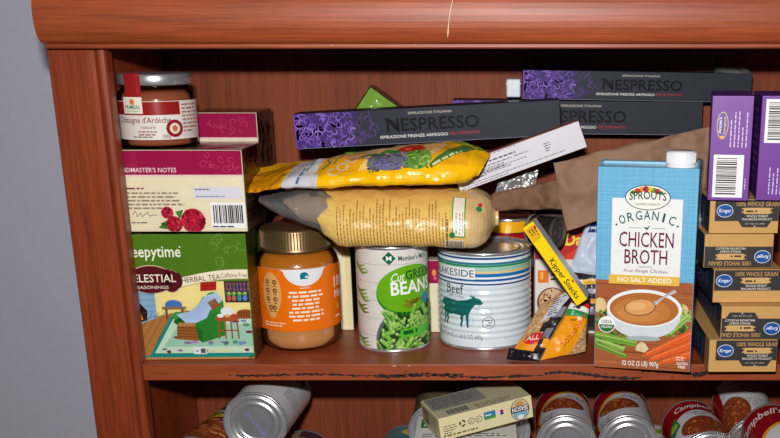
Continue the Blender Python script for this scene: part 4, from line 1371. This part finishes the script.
# ---- orange grain packet
t = thing('grain_packet', 'crumpled orange grain packet with black folded foot lying in front of the yellow tin', 'bag', (0, 0, 0))
PL = Pillow((-13, 20, 5), (15, 7, 2.5), (59, 56, 71), (15, 50, 50), 3, 7, 1.6, .07, 3)
m = MB(); PL.mesh(m, 'foil', (190, 150, 104), 34, 34)
a = Art()
rn = random.Random(31)
for k in range(260):
    a.ell(rn.uniform(1, 26), rn.uniform(4, 74), rn.uniform(.8, 1.8), rn.uniform(.5, 1), rn.choice(((170, 128, 84), (206, 168, 120), (140, 104, 66), (220, 190, 146))), 2, rot=rn.uniform(0, 3), n=7)
a.rect(0, 0, 40, 21, (236, 146, 20), 4); a.ell(19, 21, 11, 8, (206, 40, 40), 5, rot=.2, n=20)
a.text('ALL', 19, 18, 7, (240, 210, 190), 6, w=15, rot=.25, bold=.03)
a.rect(27.5, 0, 13, 82, (30, 26, 30), 5); a.rect(21, 30, 9, 12, (40, 36, 40), 6); a.rect(29, 22, 9, 11, (120, 120, 132), 6); a.rect(30, 44, 9, 12, (130, 130, 140), 6); a.rect(33, 12, 7, 9, (236, 146, 20), 6)
a.poly([(17, 44), (32, 46), (36, 76), (22, 76)], (196, 198, 210), 7)
for k in range(7): a.greek(18.5+k*.5, 72-k*3.8, 15, 1, 3, (60, 60, 84), 8, k, fill=.5)
a.put(m, PL.fn(40, 82), 'foil', 2.5, 2.5, True)
m.build('left_panel', t)['label'] = 'clear and checkered left side'
PR = Pillow((15.5, 6, 2.5), (62, 24, 6), (67, 48, 60), (59.5, 55.5, 71), 4, 7, 1.6, .06, 11)
m = MB(); PR.mesh(m, 'foil', (238, 152, 18), 34, 34)
a = Art()
a.rect(0, 60, 60, 6, (212, 36, 36), 3); a.rect(0, 54, 60, 6.2, (236, 232, 226), 3); a.rect(0, 47, 60, 7, (30, 140, 70), 3); a.rect(0, 66, 60, 16, (60, 40, 26), 3)
a.greek(10, 55.6, 40, 1, 4, (60, 60, 90), 5, 3); a.greek(16, 42, 34, 1, 4, (120, 70, 20), 5, 4)
for k in range(9):
    x0, y0 = 24+k*3.0, 12+k*4.4
    for s in (-1, 1):
        a.ell(x0+s*2.6-1, y0+2+s*-1, 3.4, 1.1, (196, 104, 10), 4, rot=.9+s*.7, n=9)
    a.stroke([(x0, y0), (x0+3, y0+4.4)], .8, (186, 96, 10), 5)
a.poly([(36, 0), (60, 0), (60, 44), (50, 30)], (176, 138, 96), 4)
for k in range(150):
    x, y = rn.uniform(38, 59), rn.uniform(1, 40)
    if y > (x-36)*2.2: continue
    a.ell(x, y, rn.uniform(.9, 1.8), rn.uniform(.6, 1), rn.choice(((206, 168, 120), (150, 112, 74), (224, 194, 150))), 5, rot=rn.uniform(0, 3), n=7)
a.put(m, PR.fn(60, 82), 'foil', 2.5, 2.5, True)
m.build('right_panel', t)['label'] = 'orange side with red, white and green stripes'
PF = Pillow((-19, 14, 1.5), (14, 5, 1.5), (15, 8, 10), (-16, 19, 13), 3, 4, 1.4, .12, 5)
m = MB(); PF.mesh(m, 'foil', (26, 22, 28), 26, 14); m.build('folded_seal', t)['label'] = 'black folded seal'

# ---- pale bag and striped packet beside the carton
t = thing('pale_bag', 'crumpled pale blue white plastic bag squeezed between yellow tin and broth carton', 'bag', (0, 0, 0))
PB_ = Pillow((47, 80, 78), (76, 76, 74), (80, 82, 134), (65, 86, 131), 5, 7, 2.6, .06, 23)
m = MB(); PB_.mesh(m, 'foil', (196, 208, 228), 26, 26)
a = Art(); a.poly([(10, 46), (36, 46), (36, 58), (14, 57)], (34, 52, 120), 3); a.greek(15, 50, 20, 1, 6, (190, 200, 220), 4, 2)
a.put(m, PB_.fn(36, 60), 'foil', 2.5, 2.5, True)
m.build('bag_body', t)
t = thing('striped_packet', 'dark packet with yellow and silver stripes wedged under the pale blue white bag', 'packet', (0, 0, 0))
PS = Pillow((50, 72, 22), (78, 68, 20), (80, 74, 76), (44, 78, 74), 4, 5, 2.0, .07, 29)
m = MB(); PS.mesh(m, 'foil', (44, 40, 46), 26, 30)
a = Art()
a.rect(0, 46, 36, 6, (226, 176, 50), 3); a.greek(1, 47, 34, 1, 6, (60, 40, 20), 4, 4, fill=.6); a.rect(0, 36, 36, 5, (150, 154, 166), 3); a.rect(0, 26, 36, 5, (220, 160, 40), 3); a.rect(0, 14, 36, 6, (120, 124, 140), 3)
a.put(m, PS.fn(36, 56), 'foil', 2.5, 2.5, True)
m.build('packet_body', t)

# ---- scraps of clear plastic
def filmscrap(label, P, nx=18, ny=14, mat='wrap'):
    m = MB(); P.mesh(m, mat, (255, 255, 255), nx, ny)
    tag(m.build('plastic_wrap', None), label, 'plastic wrap')
filmscrap('crumpled clear plastic under the long white printed box', Pillow((-32, 60, 158), (10, 61, 166), (14, 63, 188), (-28, 63, 174), 2, 1, 2.5, .08, 3), mat='poly')
filmscrap('crinkled clear plastic on the right end of the topmost coffee sleeve', Pillow((206, 168, 279), (246, 168, 276), (244, 192, 288), (210, 192, 290), 3, 1, 3, .09, 8), mat='poly')
filmscrap('clear plastic scrap between the broth carton and the purple box', Pillow((170, 60, 95), (176, 40, 95), (178, 46, 200), (172, 66, 200), 2, 2, 4, .05, 12), mat='poly')
m = MB(); box(m, -20.5, -5, 176, 190, 252.4, 272, 'gloss', (206, 220, 228), 1.6); box(m, -21, -4.6, 175.5, 190.5, 266, 268, 'gloss', (226, 236, 240), .6)
tag(m.build('plastic_tub', None), 'small pale plastic tub standing at the left end of the topmost sleeve', 'tub')

# ================================================================= lower shelf
SR, SH_ = 32.0, 101.0
LIE = lambda yaw=0, pitch=0: (R(-90+pitch), 0, R(yaw))
RED = (150, 16, 28)
def brownfood(a, cx, cy, rx, ry, seed, l=4, cols=((150, 70, 34), (186, 96, 50), (120, 50, 26), (204, 130, 74))):
    a.ell(cx, cy, rx, ry, (140, 64, 34), l, n=30)
    r2 = random.Random(seed)
    for k in range(60):
        t_, q = r2.uniform(0, 6.28), .88*math.sqrt(r2.random())
        a.ell(cx+rx*q*math.cos(t_), cy+ry*q*math.sin(t_), r2.uniform(1.2, 3), r2.uniform(.9, 1.8), r2.choice(cols), l+1, rot=r2.uniform(0, 3), n=8)
def soup(kind):
    a = Art()
    a.rect(-101, 0, 202, 94.5, RED)
    if kind == 'chunky':
        a.ell(22, 22, 60, 56, (226, 164, 40), 2, n=44); a.ell(24, 18, 58, 55, (206, 208, 216), 3, n=44)
        a.greek(2, 60, 26, 2, 4, (70, 70, 90), 5, 3); brownfood(a, -4, 36, 25, 17, 4)
        a.stroke([(-40, 20), (-30, 40), (-14, 53), (4, 56)], [3, 4, 4, 2], (186, 140, 76), 8)
        a.greek(-30, 12, 20, 4, 4, (90, 90, 110), 4, 6); a.rect(34, 0, 20, 66, (150, 152, 160), 4); a.greek(36, 60, 16, 10, 5, (110, 112, 122), 5, 9)
    elif kind == 'round':
        a.ell(2, 22, 46, 42, (208, 210, 216), 3, n=40); brownfood(a, 4, 22, 30, 24, 7)
        a.text("Campbell's", 2, 73, 11, (230, 220, 222), 4, w=50, shear=.3, bold=.03)
        a.text('Vegetable', 2, 56, 5, (70, 60, 60), 5, w=26) ; a.text('Beef', 4, 49.5, 5, (70, 60, 60), 5, w=12)
        a.poly([(-40, 30), (-22, 40), (-24, 64), (-42, 52)], (36, 130, 60), 6); a.ell(-31, 48, 7, 6, (150, 190, 60), 7, n=14)
    elif kind == 'pale':
        a.rect(-30, 0, 101, 94.5, (206, 210, 212), 2); brownfood(a, -20, 24, 20, 30, 9, 4)
        a.stroke([(-14, 82), (20, 87), (60, 86)], 2, (50, 140, 70), 4); a.greek(-6, 74, 60, 3, 5, (150, 150, 156), 4, 2); a.greek(4, 56, 18, 1, 5, (180, 50, 60), 5, 3); a.greek(-4, 40, 60, 5, 5, (160, 160, 166), 4, 5)
    elif kind == 'red':
        a.ell(22, 6, 60, 42, (232, 172, 30), 3, n=44); a.ell(24, 2, 58, 41, (222, 224, 228), 4, n=44); brownfood(a, 24, 8, 30, 20, 3)
        a.text("Campbell's", -26, 66, 15, (236, 226, 226), 5, w=62, shear=.3, bold=.03, rot=.12)
        a.rect(42, 58, 14, 30, (30, 120, 60), 4)
    return a
GC = 'soup cans lying on the lower shelf'
can('soup_can', 'red and white soup can lying to the right of the cream box, end facing out', (44.5, 50, -106), LIE(0), SR, SH_, soup('chunky'), .05, RED, GC)
can('soup_can', 'red and white soup can lying second to the right of the cream box', (112, 50, -106), LIE(0), SR, SH_, soup('chunky'), -.16, RED, GC)
can('soup_can', 'soup can with white script and a green patch, left of the right corner cans', (198, 30, -117), LIE(4), SR, SH_, soup('round'), -.1, RED, GC)
can('soup_can', 'white and red can lying behind the red can in the right corner', (257, 78, -117), LIE(0, 9), SR, SH_, soup('pale'), -.1, RED, GC)
can('soup_can', 'red can with white script lying in front, in the bottom right corner', (270, -32, -99.5), LIE(0), SR, SH_, soup('red'), .0, RED, GC)
# white can with its end facing out, left
a = Art()
a.rect(-105, 0, 210, 104, (214, 214, 218)); a.rect(-105, 92, 210, 12, (226, 226, 230), 2)
a.greek(8, 86, 16, 6, 3.2, (150, 150, 158), 3, 3); a.ell(26, 78, 6, 8, (206, 170, 50), 4, n=14); a.ell(32, 84, 6, 9, (50, 110, 170), 3, n=14); a.greek(24, 44, 24, 7, 3.4, (150, 150, 158), 3, 5)
def stamp(m):
    b_ = Art()
    rr = random.Random(3)
    for k in range(9): b_.greek(-16+rr.uniform(-1, 1), 9-k*1.8, 6, 1, 3, (120, 120, 176), 1, k, rot=0) if False else None
    for k in range(6):
        b_.greek(-10+k*3.4, 10-k*4.2, 6, 2, 2.4, (120, 120, 160), 1, 30+k, rot=-.9, fill=.8)
    b_.put(m, lambda u, v, l: (u, v, 3.0) if False else (u, -v, 3.05-.1*l), 'matte')
can('food_can', 'white can lying high at the left of the lower shelf, silver end facing out', (-283, 20, -71), LIE(-2), 33.2, 108, a, .1, (214, 214, 218), stamp=stamp)
# bean can far left
a = Art()
a.rect(-105, 0, 210, 104, (96, 24, 26)); a.text('Van', 2, 74, 12, (232, 226, 226), 4, w=26, shear=.2, bold=.03); a.text("Camp's", 38, 74, 12, (232, 226, 226), 4, w=38, shear=.2, bold=.03)
a.rect(-8, 59, 24, 11, (236, 206, 40), 3); a.text('BEANS', 4, 61, 7.4, (60, 110, 40), 5, w=20, bold=.05)
a.ell(0, 26, 44, 32, (130, 60, 30), 3, n=36)
rn = random.Random(14)
for k in range(110):
    t_, q = rn.uniform(0, 6.28), .92*math.sqrt(rn.random())
    a.ell(42*q*math.cos(t_), 26+30*q*math.sin(t_), rn.uniform(3.4, 5), rn.uniform(2, 2.8), rn.choice(((176, 96, 50), (206, 130, 76), (150, 74, 38), (190, 110, 66))), 4+k % 4, rot=rn.uniform(-.6, .8), n=12)
a.rect(-105, 0, 70, 104, (150, 140, 130), 9)
can('bean_can', 'dark red can of baked beans lying furthest left on the lower shelf', (-348, 14, -118), LIE(-11), 33, 108, a, -.42, (96, 24, 26))
# tan can under the white one
a = Art(); a.rect(-140, 0, 280, 110, (150, 128, 84)); a.rect(-20, 84, 70, 26, (70, 50, 60), 2)
for k in range(8): a.greek(10, 78-k*9, 60, 1, 6, (90, 70, 50), 3, k)
can('food_can', 'tan can with dark brown print lying low below the white can', (-266, 34, -165.6), LIE(-3), 38, 110, a, .5, (150, 128, 84))

# under layer: cans that carry the upper ones
def plain(base, c2, dot=None):
    a = Art(); a.rect(-101, 0, 202, 94.5, base); a.rect(-101, 60, 202, 34.5, c2, 2)
    if dot: a.ell(10, 74, 12, 9, dot, 4, n=16); a.greek(4, 74, 14, 1, 5, (60, 90, 60), 5, 2)
    a.greek(-30, 52, 60, 6, 6, (120, 130, 120), 4, 4)
    return a
GU = 'cans of the under layer on the lower shelf'
lowc = [(-147, 96, (40, 120, 130), (50, 130, 140), (226, 190, 50), 'teal can with a yellow patch lying low beside the bare back panel'),
        (-80, 12, (200, 200, 190), (200, 200, 190), None, 'low can beneath the white box, on its left side'),
        (-12, 12, (200, 200, 190), (200, 200, 190), None, 'low can beneath the white box, on its right side'),
        (78, 98, (206, 210, 196), (206, 210, 196), (110, 170, 50), 'low green and white can between the two soup cans right of the cream box'),
        (158, 98, (206, 210, 196), (206, 210, 196), (110, 170, 50), 'low green and white can just left of the soup can with a green patch'),
        (226, 84, (206, 210, 196), (206, 210, 196), None, 'low can under the soup cans in the right corner, left one'),
        (294, 84, (206, 210, 196), (206, 210, 196), None, 'low can under the soup cans in the right corner, right one'),
        (-371, 102, (206, 210, 196), (206, 210, 196), None, 'low can on the lower shelf against the left side panel')]
for x, y, b0, b1, dt, lab in lowc:
    can('food_can', lab, (x, y, -173), LIE(0), SR-.8, SH_, plain(b0, b1, dt), 0, b0, GU)
for x, lab in ((-98, 'can lying on the lower shelf behind the cream box, left one'), (-27, 'can lying on the lower shelf behind the cream box, right one')):
    can('food_can', lab, (x, 88, -107), LIE(0), SR+.6, SH_, plain((120, 100, 70), (120, 100, 70)), 0, (120, 100, 70), 'cans behind the cream box')

# white box lying flat, green patch; cream fish-tin box on it
a = Art(); a.rect(0, 0, 108, 72, (222, 222, 218)); a.rect(5, 34, 26, 28, (30, 130, 70), 2); a.greek(8, 48, 20, 2, 9, (226, 236, 226), 3, 2, fill=.55)
a.ell(74, 50, 24, 16, (150, 130, 90), 2, n=30); a.ell(74, 50, 22, 14, (90, 150, 170), 3, n=30); a.ell(74, 52, 9, 9, (226, 214, 196), 4, n=18); a.greek(8, 14, 90, 3, 6, (120, 120, 120), 3, 5)
boxthing('fish_tin', 'white box with a green patch lying flat under the cream box', 'tin', (-116, 10, -139.6), (0, 0, R(2)), 108, 70, 53.5, (222, 222, 218), {'top': a}, 'card')
def season_front():
    W, H = 104, 25
    a = Art()
    a.rect(0, 0, W, H, (226, 216, 168))
    a.greek(4, 14.5, 16, 4, 2.6, (110, 104, 80), 2, 3)
    for k in range(3): a.stroke([(25+3.4*math.cos(2.1*k+.3), 14+3.4*math.sin(2.1*k+.3)), (25+3.4*math.cos(2.1*k+1.6), 14+3.4*math.sin(2.1*k+1.6))], [2.2, 1.2], (30, 30, 30), 3)
    for x in (34.5, 43): a.arc(x, 14, 3.4, 0, 2*PI, .7, (110, 104, 90), 3, 18); a.greek(x-2, 14, 4, 2, 2, (110, 104, 90), 3, int(x))
    a.rect(49, 11, 13, 8.4, (50, 130, 180), 2); a.rect(49, 11, 13, 3.4, (70, 150, 80), 3); a.greek(50.5, 15, 10, 1, 3, (236, 240, 240), 4, 2)
    a.ell(69, 15.4, 4, 3.6, (226, 226, 230), 2, n=16); a.ell(69, 16.4, 2.4, 1.8, (190, 40, 60), 3, n=12); a.ell(69, 13.6, 2.2, 1.4, (40, 60, 140), 3, n=12)
    a.greek(3, 3.6, 72, 1, 3.2, (120, 112, 84), 2, 7, fill=.6)
    # oval maker's badge, upside down like the rest of the box
    a.ell(89.5, 12.6, 10.6, 12.2, (60, 50, 40), 3, n=34); a.ell(89.5, 12.6, 10, 11.6, (214, 196, 150), 4, n=34)
    a.ell(89.5, 7.4, 8, 5.4, (120, 180, 206), 5, n=24); a.ell(89.5, 4.6, 3.4, 2.6, (236, 232, 220), 6, n=14); a.ell(89.5, 19, 5, 3.6, (200, 150, 90), 5, n=14)
    a.rect(79.5, 10, 20, 7, (34, 32, 40), 6)
    a.text('SEASON', 89.5, 16.2, 5.2, (244, 244, 240), 8, w=18, bold=.05, rot=PI)
    return a
def season_top():
    a = Art(); a.rect(0, 0, 104, 60, (190, 184, 150)); a.rect(2, 22, 60, 36, (140, 140, 132), 2); a.greek(4, 52, 54, 6, 5, (96, 96, 92), 3, 4)
    a.rect(12, 3, 26, 15, (196, 192, 168), 2)
    for k in range(14): a.rect(13+k*1.7, 4, .9 if k % 3 else 1.2, 13, (50, 48, 50), 3)
    a.greek(44, 12, 50, 3, 4, (130, 124, 96), 3, 9)
    return a
def season_left():
    a = Art(); a.rect(0, 0, 60, 25, (200, 190, 146)); a.rect(6, 4, 18, 17, (90, 96, 110), 2); a.ell(13, 12, 5, 5, (190, 130, 80), 3, n=14); a.greek(28, 18, 26, 4, 4.4, (120, 104, 70), 2, 3)
    return a
boxthing('fish_tin', 'cream box with an upside-down oval badge lying tilted on top of the lower cans', 'tin', (-86, -4, -82), (0, R(-6.5), R(23)),
         104, 60, 25, (226, 216, 168), {'front': season_front(), 'top': season_top(), 'left': season_left()}, 'card')

# ================================================================= light and camera
def area(name, loc, power, size, size_y, target, col):
    l = bpy.data.lights.new(name, 'AREA')
    l.shape = 'RECTANGLE'; l.size = size; l.size_y = size_y; l.energy = power; l.color = col
    o = bpy.data.objects.new(name, l); COL.objects.link(o)
    place(o, loc)
    d = Vector(target)-Vector(loc)
    o.rotation_euler = d.to_track_quat('-Z', 'Y').to_euler()
    return o
area('camera_flash', (-25, -985, 433), 12.2, .045, .028, (-60, 100, 150), (1, .97, .95))
w = bpy.data.worlds.new('room_light'); SC.world = w
w.use_nodes = True
w.node_tree.nodes['Background'].inputs['Color'].default_value = (.75, .82, 1, 1)
w.node_tree.nodes['Background'].inputs['Strength'].default_value = .018

cd = bpy.data.cameras.new('camera')
cam = bpy.data.objects.new('camera', cd); COL.objects.link(cam)
place(cam, (0, -990, 318), (R(90-17), 0, 0))
cd.sensor_width = 36.0; cd.sensor_fit = 'HORIZONTAL'
cd.lens = 36.0*1030/780
cd.shift_x = -135/780
cd.shift_y = 131/780
cd.clip_start = .02
SC.camera = cam
SC.view_settings.view_transform = 'Standard'
SC.view_settings.look = 'None'
SC.view_settings.gamma = 1
SC.view_settings.exposure = 0
SC.view_settings.use_curve_mapping = False
SC.cycles.max_bounces = 8
SC.cycles.transparent_max_bounces = 16
